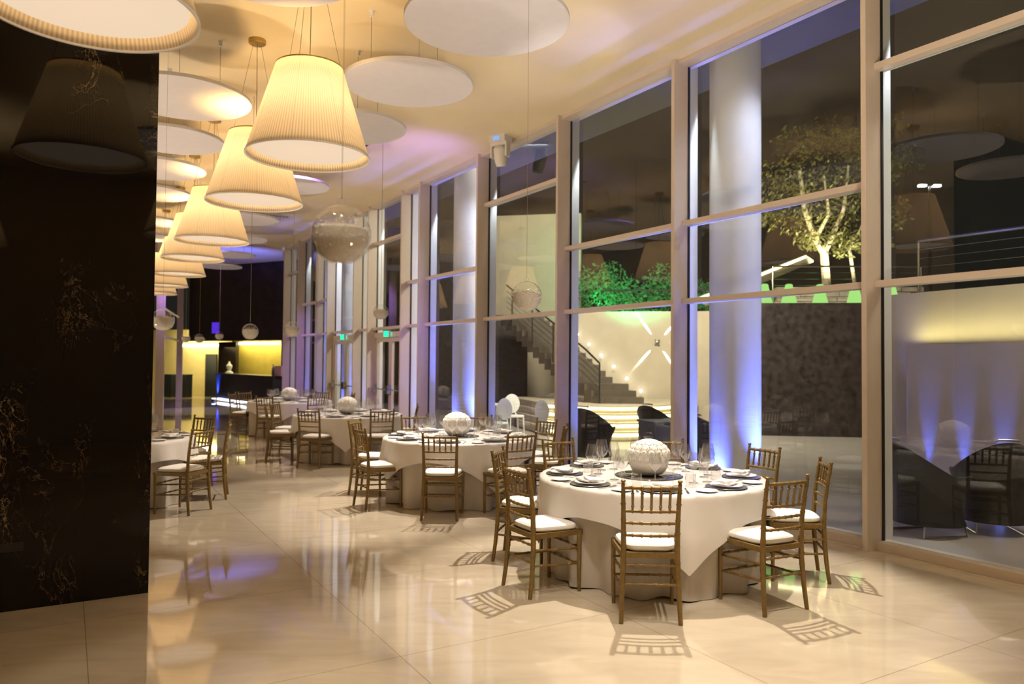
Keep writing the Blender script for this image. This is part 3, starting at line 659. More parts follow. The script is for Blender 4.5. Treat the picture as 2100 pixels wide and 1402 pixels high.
    for z in (.325, .20):
        mb = MB(); bamboo(mb, (-fw, d0+.01, z), (fw, d0+.01, z), .0085, 8, (.2, .4, .6, .8)); mb.build('stretcher', g, r_)
    for z in (.365, .245):
        mb = MB(); bamboo(mb, (-.178, post_y(z), z), (.178, post_y(z), z), .0085, 8, (.2, .4, .6, .8)); mb.build('stretcher', g, r_)
    return r_
chP = Proto(make_chair())
TN = {'T1': 'nearest table', 'T2': 'second table', 'T3': 'third table', 'T4': 'farthest table', 'T0': 'table by the marble'}
SEAT = ['front', 'front left', 'left', 'back left', 'back', 'back right', 'right', 'front right']
# table, seat, x, y of the back's foot line, outward direction of the back in degrees
CH = [('T1', 0, .904, 4.83, -92.8), ('T1', 1, .045, 5.48, -149.6), ('T1', 2, -.10, 6.50, 166), ('T1', 3, .47, 7.38, 122), ('T1', 4, 1.53, 7.49, 84), ('T1', 5, 2.32, 6.90, 28), ('T1', 6, 2.47, 5.93, -10), ('T1', 7, 1.86, 5.07, -64.5),
      ('T2', 0, -.749, 7.88, -92.2), ('T2', 1, -1.72, 8.54, -148), ('T2', 2, -1.98, 9.53, 168), ('T2', 3, -1.36, 10.50, 113), ('T2', 4, -.46, 10.55, 84), ('T2', 5, .46, 9.95, 42), ('T2', 6, .64, 9.03, -10), ('T2', 7, .11, 8.04, -57),
      ('T3', 0, -3.14, 11.60, -104), ('T3', 1, -4.05, 12.38, -161), ('T3', 2, -4.18, 13.24, 172), ('T3', 6, -1.65, 13.0, 6), ('T3', 7, -2.02, 11.70, -70),
      ('T4', 0, -5.15, 15.60, -98), ('T4', 2, -6.30, 16.90, 176), ('T4', 3, -6.28, 17.62, 150), ('T4', 7, -4.13, 15.82, -52), ('T4', 6, -3.70, 17.42, 22), ('T4', 4, -4.62, 18.25, 74),
      ('T0', 7, -3.39, 8.20, -14), ('T0', 6, -3.46, 9.15, 18), ('T0', 5, -4.13, 10.04, 64)]
for (t, k, x, y, a) in CH:
    d_ = Vector((math.cos(math.radians(a)), math.sin(math.radians(a)), 0))
    p = Vector((x, y, 0))-d_*.03
    chP.put(p, math.radians(a)-PI/2, 'gold bamboo chair with white seat at the %s of the %s' % (SEAT[k], TN[t]), 'chair', 'gold chairs around the ' + TN[t])

# ------------------------------------------------------------------ tables, cloths and settings
TZ = .745; TR = .90
def wave(seed, n=6):
    rg = random.Random(seed); cs = [(rg.randint(5, 21), rg.uniform(.4, 1), rg.uniform(0, 6.28)) for _ in range(n)]
    tot = sum(c[1] for c in cs); return lambda a: sum(A*math.sin(k*a+ph) for k, A, ph in cs)/tot
def table(key, seed, crot, drop=.25):
    cx, cy2 = TABLES[key]; nm = TN[key]
    r_ = empty('round_table', (cx, cy2, 0), 0, 'round banquet table hidden under white cloths, the ' + nm, 'table', 'round banquet tables')
    MB().lathe([(0, TZ-.03), (TR-.02, TZ-.03), (TR-.012, TZ-.02), (TR-.02, TZ-.006), (0, TZ-.006)], 64).build('tabletop', M['dark_wood'], r_)
    for k in range(4):
        a = PI/4+k*PI/2; MB().tube([(.45*math.cos(a), .45*math.sin(a), 0), (.45*math.cos(a), .45*math.sin(a), TZ-.03)], .018, 8).build('leg', M['darksteel'], r_)
    wv = wave(seed); wv2 = wave(seed+50, 4)
    # full-length cloth
    nn = 240; vs = [(0, 0, TZ)]; fs = []; rings = [(.5, TZ), (TR-.03, TZ), (TR-.008, TZ-.002), (TR, TZ-.012)]
    for (r, z) in rings:
        for k in range(nn): a = 2*PI*k/nn; vs.append((r*math.cos(a), r*math.sin(a), z))
    zs = [TZ-.05-(TZ-.05-.004)*i/13 for i in range(14)]
    for i, z in enumerate(zs):
        t = (i+1)/14
        for k in range(nn):
            a = 2*PI*k/nn; f_ = wv(a); amp = .055*min(1, t*2)+.05*t*t
            r = TR-.012-.03*t+amp*f_+.014*t*wv2(a)*1.5-.02*t
            if t < .8: r = min(r, TR+.002)
            if i == len(zs)-1: r += .018*max(0, wv2(a)); z2 = z+.012*max(0, math.sin(7*a))
            else: z2 = z
            vs.append((r*math.cos(a), r*math.sin(a), z2))
    nr = len(rings)+len(zs)
    for k in range(nn): fs.append((0, 1+k, 1+(k+1) % nn))
    for i in range(nr-1):
        for k in range(nn): k2 = (k+1) % nn; fs.append((1+i*nn+k, 1+(i+1)*nn+k, 1+(i+1)*nn+k2, 1+i*nn+k2))
    mb = MB(); mb.add(vs, fs); o = mb.build('tablecloth', M['cloth'], loc=(cx, cy2, 0), angle=180)
    tag(o, 'floor length ivory tablecloth on the ' + nm, 'tablecloth', 'floor length tablecloths')
    # square satin overlay
    hs = 1.13; nq = 76; vs = []; fs = []; TT = TZ+.004; rg = random.Random(seed); ph = rg.random()*6
    for i in range(nq+1):
        for j in range(nq+1):
            x, y = (2*i/nq-1)*hs, (2*j/nq-1)*hs; r = math.hypot(x, y); a = math.atan2(y, x)
            R0 = TR+.006
            if r <= R0: vs.append((x, y, TT))
            else:
                dr = r-R0; corner = abs(math.sin(2*a)); fold = math.sin(9*a+ph)*.6+math.sin(17*a+ph*2)*.4
                drp = dr*(1-.22*min(1, dr/.7)); rr = R0+.010+.022*min(1, dr*3)+.045*min(1, dr*2.5)*fold
                rr = max(rr, R0+.008)
                vs.append((rr*math.cos(a), rr*math.sin(a), TT-max(0, drp-.004*0)))
    for i in range(nq):
        for j in range(nq): b = i*(nq+1)+j; fs.append((b, b+nq+1, b+nq+2, b+1))
    mb = MB(); mb.add(vs, fs); o = mb.build('table_overlay', M['satin'], loc=(cx, cy2, 0), angle=180); o.rotation_euler = (0, 0, crot)
    tag(o, 'square ivory satin overlay with hanging corners on the ' + nm, 'tablecloth', 'square satin overlays')
    # mirror disc + vase of roses
    z = TT+.002
    tag(MB().lathe([(0, 0), (.272, 0), (.276, .003), (.272, .006), (0, .006)], 64).build('mirror_plate', M['mirror'], loc=(cx-.02, cy2, z)), 'round smoked mirror plate at the middle of the ' + nm, 'mirror plate', 'mirror plates')
    vaseP.put((cx-.02, cy2, z+.006), seed, 'white bowl packed with ivory roses on the ' + nm, 'flower bowl', 'rose bowl centrepieces')
def make_vase():
    r_ = empty('flower_bowl', (0, 0, 0))
    prof = [(0, 0), (.075, 0), (.105, .012), (.140, .045), (.158, .09), (.160, .135), (.150, .17), (.13, .20), (.12, .20), (.11, .185), (0, .175)]
    MB().lathe(prof, 48).build('bowl', M['vase'], r_)
    MB().lathe([(.10, .15), (.128, .155), (.132, .20), (.108, .235), (.06, .255), (0, .26)], 32).build('added_white_dome', M['rose'], r_)  # white dome added so the gaps between roses stay bright
    def rose_mesh():
        mb = MB(); na, nb = 22, 12; vs = [(0, 0, -.018)]; fs = []
        for i in range(1, nb):
            e = -PI/2+PI*i/nb
            for k in range(na):
                a = 2*PI*k/na; t = (e+PI/2)/PI
                # overlapping petals: three staggered rings of scallops spiralling in to the bud
                ring = t*4.0; ph = (int(ring) % 2)*PI/5
                edge = ring-math.floor(ring)
                r = .027*(1+.26*edge*abs(math.cos((a+ph)*2.5))**.6-.20*(1-edge))
                zz = math.sin(e)*.020+(.004*edge if t > .4 else 0)-(.006*max(0, 1-abs(t-1)*6))
                vs.append((r*math.cos(e)*math.cos(a)*1.05, r*math.cos(e)*math.sin(a)*1.05, zz))
        vs.append((0, 0, .017)); L_ = len(vs)-1
        for k in range(na): k2 = (k+1) % na; fs.append((0, 1+k2, 1+k)); fs.append((L_, 1+(nb-2)*na+k, 1+(nb-2)*na+k2))
        for i in range(nb-2):
            for k in range(na): k2 = (k+1) % na; fs.append((1+i*na+k, 1+i*na+k2, 1+(i+1)*na+k2, 1+(i+1)*na+k))
        mb.add(vs, fs)
        return mb.mesh('rose', M['rose'], angle=50)
    me = rose_mesh(); cnt = 0
    for (el, n, rad) in ((-3, 17, .152), (16, 17, .158), (35, 14, .158), (53, 10, .155), (70, 6, .152), (86, 2, .15)):
        for k in range(n):
            a = 2*PI*(k+.5*(cnt % 2))/n; e = math.radians(el)
            nrm = Vector((math.cos(e)*math.cos(a), math.cos(e)*math.sin(a), math.sin(e))); c = Vector((0, 0, .155))+Vector((nrm.x*rad, nrm.y*rad, nrm.z*.118))
            o = bpy.data.objects.new('rose', me); COL.objects.link(o); o.parent = r_; o.location = c
            o.rotation_euler = nrm.to_track_quat('Z', 'Y').to_euler(); o.scale = (1.14,)*3
        cnt += 1
    return r_
vaseP = Proto(make_vase())
def wineglass(h, rb, stem):
    # foot, stem, faceted tulip bowl
    return [(0, 0), (.036, 0), (.037, .002), (.010, .006), (.004, .012), (.0035, stem-.01), (.006, stem), (.018, stem+.012), (rb*.72, stem+(h-stem)*.20), (rb, stem+(h-stem)*.40), (rb*.97, stem+(h-stem)*.5), (rb*.80, stem+(h-stem)*.80), (rb*.68, h)]
class MP:                                     # single-mesh prototype
    def __init__(s, name, mb, mat, angle=40): s.me = mb.mesh(name, mat, angle=angle); s.name = name
    def put(s, loc, rz, label, cat, group):
        o = bpy.data.objects.new(s.name, s.me); COL.objects.link(o); o.location = loc; o.rotation_euler = (0, 0, rz); return tag(o, label, cat, group)
gBig = MP('wine_glass', MB().lathe(wineglass(.262, .057, .10), 20), M['wine'])
gSmall = MP('wine_glass', MB().lathe(wineglass(.235, .050, .095), 20), M['wine'])
gTum = MP('water_tumbler', MB().lathe([(0, .004), (.032, .0), (.034, .004), (.040, .05), (.036, .095)], 20), M['wine'])
pCh = MP('charger_plate', MB().lathe([(0, .003), (.10, .003), (.135, .008), (.152, .010), (.154, .007), (.11, 0), (0, 0)], 48), M['charger'])
pPl = MP('dinner_plate', MB().lathe([(0, .004), (.08, .004), (.118, .014), (.120, .012), (.08, 0), (0, 0)], 40), M['china'])
pBr = MP('bread_plate', MB().lathe([(0, .004), (.05, .004), (.078, .013), (.080, .011), (.05, 0), (0, 0)], 36), M['china'])
nk = MB()
for (dx, dy, z, rz, l, w_) in ((-.035, 0, .006, .1, .17, .11), (.03, .012, .018, -.12, .16, .10)):
    vs = []; fs = []; nx, ny = 8, 5
    for side in (0, 1):
        for i in range(nx+1):
            for j in range(ny+1):
                x = (i/nx-.5)*l; y = (j/ny-.5)*w_; zz = z+(.012 if side else 0)+.004*math.sin(i*.9+j)*side; c, s = math.cos(rz), math.sin(rz); vs.append((dx+x*c-y*s, dy+x*s+y*c, zz))
    k = (nx+1)*(ny+1)
    for i in range(nx):
        for j in range(ny):
            b = i*(ny+1)+j; fs.append((b+k, b+ny+1+k, b+ny+2+k, b+1+k)); fs.append((b, b+1, b+ny+2, b+ny+1))
    for i in range(nx): b = i*(ny+1); fs.append((b, b+ny+1, b+ny+1+k, b+k)); b2 = b+ny; fs.append((b2, b2+k, b2+ny+1+k, b2+ny+1))
    for j in range(ny): fs.append((j, j+k, j+1+k, j+1)); b = nx*(ny+1)+j; fs.append((b, b+1, b+1+k, b+k))
    nk.add(vs, fs)
pNk = MP('napkin', nk, M['napkin'])
fk = MB(); fk.tube([(0, -.09, .003), (0, .0, .004), (0, .04, .003)], [.004, .0025, .004], 6); fk.box((0, .052, .003), (.020, .024, .003))
for k in range(4): fk.box((-.0078+.0052*k, .08, .003), (.003, .036, .0025))
pFk = MP('fork', fk, M['steel'])
kn = MB(); kn.tube([(0, -.10, .004), (0, -.01, .004)], [.006, .004], 6); kn.add([(-.004, -.01, .002), (.008, .0, .002), (.010, .07, .002), (.002, .105, .002), (-.004, .10, .002), (-.004, -.01, .005), (.008, .0, .0025), (.010, .07, .0025), (.002, .105, .004), (-.004, .10, .005)], [(4, 3, 2, 1, 0), (5, 6, 7, 8, 9), (0, 1, 6, 5), (1, 2, 7, 6), (2, 3, 8, 7), (3, 4, 9, 8), (4, 0, 5, 9)])
pKn = MP('knife', kn, M['steel'])
def settings(key, seats, cutlery):
    cx, cy2 = TABLES[key]; nm = TN[key]; rg = random.Random(hash(len(key)+ord(key[1])) % 100)
    z = TZ+.006
    base = -95
    for k in seats:
        a = math.radians(base-45*k*1.0)
        er = Vector((math.cos(a), math.sin(a), 0)); et = Vector((-er.y, er.x, 0)); C = Vector((cx, cy2, z))
        sn = 'at the %s place of the %s' % (SEAT[k], nm); rz = a+PI/2
        def P(r, t, dz=0): return C+er*r+et*t+Vector((0, 0, dz))
        j = lambda s_=.01: rg.uniform(-s_, s_)
        p = P(.715+j(), 0+j())
        pCh.put(p, rz, 'dark silver charger plate '+sn, 'charger plate', 'charger plates')
        pPl.put(p+Vector((0, 0, .0105)), rz, 'white dinner plate '+sn, 'plate', 'dinner plates')
        pNk.put(p+Vector((0, 0, .019)), rz+j(.3)-.2, 'folded white napkin '+sn, 'napkin', 'folded napkins')
        pBr.put(P(.745+j(), -.275+j()), rz, 'small white bread plate '+sn, 'bread plate', 'bread plates')
        gBig.put(P(.47+j(.02), .10+j(.02)), rz, 'large wine glass '+sn, 'wine glass', 'large wine glasses')
        gSmall.put(P(.42+j(.02), -.03+j(.02)), rz, 'smaller wine glass '+sn, 'wine glass', 'smaller wine glasses')
        gTum.put(P(.50+j(.02), -.16+j(.02)), rz, 'clear water tumbler '+sn, 'tumbler', 'water tumblers')
        if cutlery:
            pFk.put(P(.73, -.175, .001), rz+PI, 'steel fork left of the charger '+sn, 'fork', 'forks')
            pKn.put(P(.73, .185, .001), rz+PI, 'steel knife right of the charger '+sn, 'knife', 'knives')
table('T1', 3, math.radians(-85+45)); settings('T1', range(8), True)
table('T2', 8, math.radians(-60+45)); settings('T2', range(8), True)
table('T3', 12, math.radians(-80+45)); settings('T3', range(8), False)
table('T4', 15, math.radians(-95+45)); settings('T4', range(8), False)
table('T0', 21, math.radians(-70+45)); settings('T0', [0, 7, 6, 5, 4], False)

# ------------------------------------------------------------------ outdoors
struct(MB().prism([W(-12, .1)[:2], W(-12, 9)[:2], W(60, 40)[:2], (-5, 60), (-5, 29), W(21, .1)[:2]], -.14, -.015), 'terrace', M['terrace'], smooth=False)
struct(MB().prism(quad_poly(-12, 21, .12, 2.0), 5.85, 6.1), 'roof_overhang', pm('dark_soffit', (.06, .075, .10), .6), smooth=False)
for i, (s, o) in enumerate(COLS):
    lab = ['round white outdoor column behind the second window bay', 'round white outdoor column behind the fourth window bay', 'round white outdoor column behind the farther glass door'][i]
    c = W(s, o); tag(MB().lathe([(.305, 0), (.305, 5.85)], 48, close=True).build('column', M['white'], loc=c), lab, 'column', 'outdoor columns')
    for ds, do in ((-.62, .1), (.62, .1)):
        p = W(s+ds, o+do)
        tag(MB().lathe([(0, -.015), (.05, -.015), (.05, .03), (.04, .035), (0, .035)], 14).build('floor_uplight', M['darksteel'], loc=p), ('left' if ds > 0 else 'right')+' round uplight at the foot of the '+['nearest', 'middle', 'farthest'][i]+' outdoor column', 'uplight')

# beige stair wall with x-shaped light
def vwall(name, px0, Y0, px1, Y1, z0, z1, mat, th=.25):
    a, b = at(px0, 700, Y0), at(px1, 700, Y1); d = b-a; d.z = 0; an = math.atan2(d.y, d.x); c = (a+b)/2
    nrm = Vector((-math.sin(an), math.cos(an), 0)); c = c+nrm*(th/2)
    return struct(MB().box((c.x, c.y, (z0+z1)/2), (d.length, th, z1-z0), an), name, mat, smooth=False)
vwall('wall_stair', 1166, 21.2, 1560, 20.2, -.1, 3.10, M['beige_wall'])
vwall('wall_tower', 1008, 24.2, 1190, 23.6, -.1, 6.4, M['beige_wall'])
vwall('wall_dark_panel', 1000, 23.0, 1082, 23.0, -.1, 3.1, M['bark_wall'])
vwall('wall_planted', 1556, 17.6, 1830, 17.2, -.1, 3.10, M['bark_wall'])
vwall('wall_house', 860, 26.0, 1000, 26.0, -.1, 6.6, M['bark_wall'])
vwall('wall_garden', 560, 36, 880, 28.0, -.1, 3.4, M['bark_wall'])
# pale wall right, close to the glass
a, b = at(1772, 700, 10.4), at(2200, 700, 8.0); d = b-a; d.z = 0; an = math.atan2(d.y, d.x); pn = Vector((-math.sin(an), math.cos(an), 0)); c = (a+b)/2+pn*.15
struct(MB().box((c.x, c.y, 1.24), (d.length, .3, 2.74), an), 'wall_pale', M['pale'], smooth=False)
a2, b2 = at(1862, 700, 9.55), at(2200, 700, 7.72); c2 = (a2+b2)/2; d2 = b2-a2; d2.z = 0; an2 = math.atan2(d2.y, d2.x)
struct(MB().box((c2.x, c2.y, .93), (d2.length, .06, 2.0), an2), 'wall_pale_panel', M['pale'], smooth=False)
light('panel_cove', 'AREA', (c2.x, c2.y+.13, 1.95), 7, (1, .85, .35), (c2.x+.02, c2.y+.16, 3.0), size=d2.length*.9, sy=.05).rotation_euler = (PI, 0, an2)
for i, (px, Y) in enumerate(((1846, 9.5), (1908, 9.0), (1980, 8.55), (2062, 8.1))):
    k_ = (px-1050)/F; t_ = (k_*a2.y-a2.x)/(d2.x-k_*d2.y); p = a2+d2*t_+Vector((math.sin(an2), -math.cos(an2), 0))*.13; p.z = 0
    r_ = empty('floor_uplight', p, 0, ['small blue uplight left of the first wicker armchair', 'small blue uplight behind the first wicker armchair', 'small blue uplight between the two wicker armchairs', 'small blue uplight behind the second wicker armchair'][i], 'uplight', 'blue uplights along the pale wall')
    MB().lathe([(0, -.015), (.05, -.015), (.05, .05), (.04, .055), (0, .055)], 14).build('housing', M['darksteel'], r_)
    MB().lathe([(0, .056), (.036, .056), (.036, .062), (0, .062)], 14).build('lens', M['lens_blue'], r_)
    light('wall_blue', 'SPOT', p+Vector((0, 0, .09)), 120, (.08, .14, 1), p+Vector((-math.sin(an2), math.cos(an2), 0))*.075+Vector((0, 0, .95)), size=.02, spot=20, blend=1)
# upper terrace slab with railings
zT = 3.12
def rail(name, pts, h, lab, cat='railing', cables=5, posts=True, mat='steel'):
    r_ = empty(name, pts[0], 0, lab, cat); o0 = Vector(pts[0])
    P = [Vector(p)-o0 for p in pts]
    MB().tube([p+Vector((0, 0, h)) for p in P], .024, 8).build('handrail', M[mat], r_)
    for i in range(len(P)-1):
        n = max(1, int((P[i+1]-P[i]).length/1.5))
        for k in range(n+(1 if i == len(P)-2 else 0)):
            p = P[i].lerp(P[i+1], k/n); MB().tube([p, p+Vector((0, 0, h))], .018, 6).build('post', M[mat], r_)
    for c in range(cables):
        z = h*(c+1)/(cables+1); MB().tube([p+Vector((0, 0, z)) for p in P], .005, 5).build('cable', M[mat], r_)
    return r_
def pz(px, Y, z): p = at(px, 700, Y); p.z = z; return p
struct(MB().prism([pz(1180, 21.6, 0)[:2], pz(1556, 20.4, 0)[:2], pz(1556, 17.9, 0)[:2], pz(1850, 17.5, 0)[:2], pz(2300, 17.5, 0)[:2], pz(2300, 30, 0)[:2], pz(1100, 30, 0)[:2]], 2.95, 3.1), 'upper_terrace', M['terrace'], smooth=False)
rail('metal_railing', [pz(1585, 18.0, 3.1), pz(1790, 17.8, 3.1), pz(1890, 17.8, 3.1)], .92, 'steel cable railing on the upper terrace before the tree')
struct(MB().prism([pz(1790, 10.6, 0)[:2], pz(2250, 8.1, 0)[:2], pz(2300, 12, 0)[:2], pz(1790, 13, 0)[:2]], 2.5, 2.62), 'upper_walk', M['terrace'], smooth=False)
rail('metal_railing', [pz(1885, 9.9, 2.62), pz(2230, 8.3, 2.62)], .70, 'steel cable railing above the pale wall on the right')
rail('metal_railing', [pz(1232, 21.4, 3.1), pz(1385, 20.9, 3.1), pz(1460, 20.7, 3.1)], .62, 'dark railing in front of the green lit hedge', mat='darksteel', cables=0)
# stacked stone planter
sp = MB(); rg = random.Random(4); A0, B0 = pz(1590, 20.6, 3.1), pz(1860, 20.3, 3.1); dv = (B0-A0); an = math.atan2(dv.y, dv.x)
for row in range(5):
    x = -(row % 2)*.2
    while x < dv.length:
        l = rg.uniform(.3, .6); sp.box(A0+dv.normalized()*(x+l/2)+Vector((0, rg.uniform(-.02, .02), .07+row*.135)), (l-.02, .35, .12), an); x += l
tag(sp.build('stone_planter', M['stone'], smooth=False), 'low pale stacked stone planter wall below the tree', 'planter')
# tree
def leaves(mb, c, rad, n, size, rg, flat=1.):
    for _ in range(n):
        v = Vector((rg.gauss(0, 1), rg.gauss(0, 1), rg.gauss(0, 1))).normalized()*(rg.random()**.4); p = Vector(c)+Vector((v.x*rad[0], v.y*rad[1], v.z*rad[2]))
        a = Vector((rg.uniform(-1, 1), rg.uniform(-1, 1), rg.uniform(-1, 1))).normalized(); b = a.orthogonal().normalized(); s = size*rg.uniform(.6, 1.3)
        mb.add([p-a*s, p-b*s*.45, p+a*s, p+b*s*.45], [(0, 1, 2, 3)])
def tree(px, Y, z0, blobs, trunk, lab, n=260, size=.085, mat='leaf'):
    b = pz(px, Y, z0); r_ = empty('tree', b, 0, lab, 'tree'); tm = MB(); fm = MB(); rg = random.Random(int(px))
    for path, r0 in trunk: tm.tube([Vector(q)-Vector((0, 0, 0)) for q in path], [r0*(1-.6*i/(len(path)-1)) for i in range(len(path))], 8)
    tm.build('trunk', M['bark'], r_)
    for (bx, by, bY, rx) in blobs:
        c = at(bx, by, bY)-b; leaves(fm, c, (rx, rx*.8, rx*.75), n, size, rg)
    o = fm.build('foliage', M[mat], r_, smooth=False); o['kind'] = 'stuff'; return r_
bb = pz(1700, 22.0, 3.1)
def rel(px, py, Y): return at(px, py, Y)-bb
tree(1700, 22.0, 3.1, [(1640, 300, 22, .9), (1700, 280, 22.3, .9), (1760, 300, 22, .9), (1820, 260, 22.6, .7), (1600, 370, 22, .9), (1670, 370, 21.8, 1), (1740, 380, 22, 1), (1800, 350, 22, .8), (1850, 330, 22.5, .7), (1620, 440, 22.2, .9), (1690, 440, 21.8, 1), (1760, 450, 21.8, 1), (1820, 440, 22, .8), (1560, 440, 22.5, .7), (1730, 500, 21.7, .6), (1790, 500, 22, .6), (1660, 490, 22, .5), (1500, 400, 23, .7)],
     [([(0, 0, 0), rel(1690, 520, 22), rel(1672, 490, 22), rel(1650, 430, 22), rel(1640, 350, 22)], .14), ([rel(1690, 520, 22), rel(1705, 490, 22), rel(1730, 430, 22), rel(1740, 340, 22)], .09), ([rel(1672, 490, 22), rel(1700, 440, 21.8), rel(1690, 360, 21.8)], .07), ([(.9, 0, 0), rel(1742, 510, 22), rel(1765, 470, 22), rel(1790, 400, 22)], .06)],
     'tall leafy tree with pale trunk lit from below on the upper terrace')
hd = MB(); rg = random.Random(5)
for i in range(13): leaves(hd, pz(1204+i*22, 22.9-.03*i, 3.75+.35*math.sin(i)), (.65, .4, .75), 260, .07, rg)
o = hd.build('hedge', M['hedge'], smooth=False); tag(o, 'clipped hedge glowing green under garden lights, above the stair wall', 'hedge')
# string of lights on the sloping canopy
cm = MB(); pA, pB = at(1428, 610, 17.0), at(1652, 522, 21.5)
r_ = empty('lit_canopy', pA, 0, 'sloping awning with a warm glowing edge beyond the white column', 'awning')
d_ = pB-pA; MB().add([(0, 0, 0), d_, d_+Vector((.35, .3, -.12)), Vector((.3, .3, -.12)), (0, 0, -.05), d_+Vector((0, 0, -.05)), d_+Vector((.35, .3, -.17)), Vector((.3, .3, -.17))], [(0, 1, 2, 3), (7, 6, 5, 4), (0, 4, 5, 1), (1, 5, 6, 2), (2, 6, 7, 3), (3, 7, 4, 0)]).build('canopy', M['beige_wall'], r_, smooth=False)
MB().tube([Vector((0, 0, -.06)), d_+Vector((0, 0, -.06))], .035, 6).build('light_strip', em('canopy_strip', (1, .86, .42), 7), r_)
# green lit cone lanterns along the terrace edge
lan = MB().lathe([(.26, 0), (.26, .02), (.13, .44), (.115, .50), (.07, .52), (0, .525)], 20)
lp = MP('garden_lantern', lan, M['lens_green'])
for i, px in enumerate((1493, 1568, 1618, 1682, 1753, 1829)):
    lp.put(pz(px, 17.78, 3.1-.02), 0, ['glowing green cone lantern behind the white column', 'glowing green cone lantern just right of the white column', 'glowing green cone lantern, second right of the column', 'glowing green cone lantern, third right of the column', 'glowing green cone lantern left of the thick mullion', 'glowing green cone lantern right of the thick mullion'][i], 'lantern', 'green cone lanterns on the terrace edge').scale = (.72, .72, .95)

# curved lit steps and platform
pf = [pz(1060, 20.4, 0), pz(1120, 18.0, 0), pz(1180, 17.2, 0), pz(1260, 17.0, 0), pz(1345, 17.3, 0), pz(1400, 18.4, 0), pz(1420, 20.0, 0)]
def offset_poly(k): return [(p.x, p.y-k*.34) for p in pf]
bk = [(pz(1430, 20.3, 0).x, pz(1430, 20.3, 0).y), (pz(1180, 21.0, 0).x, pz(1180, 21.0, 0).y), (pz(1060, 21.2, 0).x, pz(1060, 21.2, 0).y)]
sr = empty('lit_steps', pz(1260, 17, 0), 0, 'broad curved steps with glowing yellow risers at the foot of the stair', 'steps'); so = Vector(sr.location)
for k in range(4):
    poly = [(x-so.x, y-so.y) for (x, y) in offset_poly(k)]+[(x-so.x, y-so.y) for (x, y) in bk]
    z1 = .66-.165*k
    MB().prism(poly, max(-.01, z1-.165), z1).build('step', M['beige_wall'], sr, smooth=False)
    lm = MB(); pts = [(x-so.x, y-so.y-.03, z1-.045) for (x, y) in offset_poly(k)][1:-1]
    lm.tube(pts, .028, 4); lm.build('riser_light', M['led_step'], sr, smooth=False)
    MB().prism([(x-so.x, y-so.y-.07) for (x, y) in offset_poly(k)]+[(x-so.x, y-so.y) for (x, y) in bk], z1, z1+.02).build('tread', M['beige_wall'], sr, smooth=False)
# straight dark stair rising from the platform
st = empty('staircase', pz(1280, 18.3, .68), 0, 'dark stone stair climbing left up to the terrace', 'staircase'); so = Vector(st.location)
R0_ = pz(1321, 18.0, .68); L0_ = pz(1228, 18.0, .68); wv_ = R0_-L0_; step = Vector((-.150, .215, .155))
for k in range(15):
    a = R0_+step*k-so; b = L0_+step*k-so
    if k > 2: a += Vector((-.16, .45, 0)); b += Vector((-.16, .45, 0))
    dep = Vector((-.16, .24, 0)) if k != 2 else Vector((-.32, .70, 0))
    poly = [b[:2], a[:2], (a+dep)[:2], (b+dep)[:2]]
    z1 = a.z+.155
    MB().prism([tuple(p) for p in poly], max(.002, z1-.30), z1).build('step', M['stair'], st, smooth=False)
rs = empty('stair_railing', L0_, 0, 'dark cable handrail on the left side of the stone stair', 'railing')
P = [Vector((0.02, -.02, .05)), step*2+Vector((0, 0, .1)), step*14+Vector((-.16, .45, .1))]
for zz, rr in ((.92, .022), (.75, .007), (.60, .007), (.45, .007), (.30, .007)):
    MB().tube([p+Vector((0, 0, zz)) for p in P], rr, 6).build('handrail' if rr > .02 else 'cable', M['darksteel'], rs)
for k in (0, 3.2, 6.4, 9.6, 13):
    b = P[1].lerp(P[2], max(0, (k-2)/12)) if k > 2 else P[0]; MB().tube([b+Vector((0, 0, -.1)), b+Vector((0, 0, .92))], .02, 6).build('post', M['darksteel'], rs)
# step lights on the wall
for i, (px, py) in enumerate(((1184, 685), (1208, 706), (1232.5, 728), (1258.5, 751), (1285.5, 775.5), (1314, 801))):
    p = at(px, py, 20.9-(px-1166)/394+.1)
    tag(MB().lathe([(0, 0), (.035, 0), (.035, .02), (0, .02)], 14).build('step_light', M['lens'], loc=p), ['topmost', 'second from top', 'third from top', 'fourth from top', 'fifth from top', 'lowest'][i]+' of six tiny round wall lights beside the stair', 'step light', 'wall lights beside the stair').rotation_euler = (PI/2, 0, 0)
# x-shaped wall light fixtures
def xlight(px, py, Y, p_, lab, length=1.3):
    c = at(px, py, Y); r_ = empty('wall_light', c, 0, lab, 'wall light', 'cross beam wall lights')
    MB().lathe([(0, -.05), (.05, -.04), (.065, 0), (.05, .04), (0, .05)], 18).build('body', M['steel'], r_).rotation_euler = (PI/2, 0, 0)
    tg = (at(1560, 700, 20.2)-at(1166, 700, 21.2)); tg.z = 0; tg.normalize(); nw = Vector((-tg.y, tg.x, 0))
    for a in (math.radians(48), math.radians(125), math.radians(229), math.radians(304)):
        dv = tg*math.cos(a)+Vector((0, 0, math.sin(a)))
        n_ = MB().tube([dv*.05, dv*.10], .022, 8).build('nozzle', M['steel'], r_)
        light('wall_light_beam', 'SPOT', c+dv*.12, p_, (1, .97, .85), c+dv*1.6+nw*.17, size=.006, spot=10, blend=.6)
xlight(1348, 702, 20.69, 700, 'steel wall light throwing an x of beams on the beige wall')
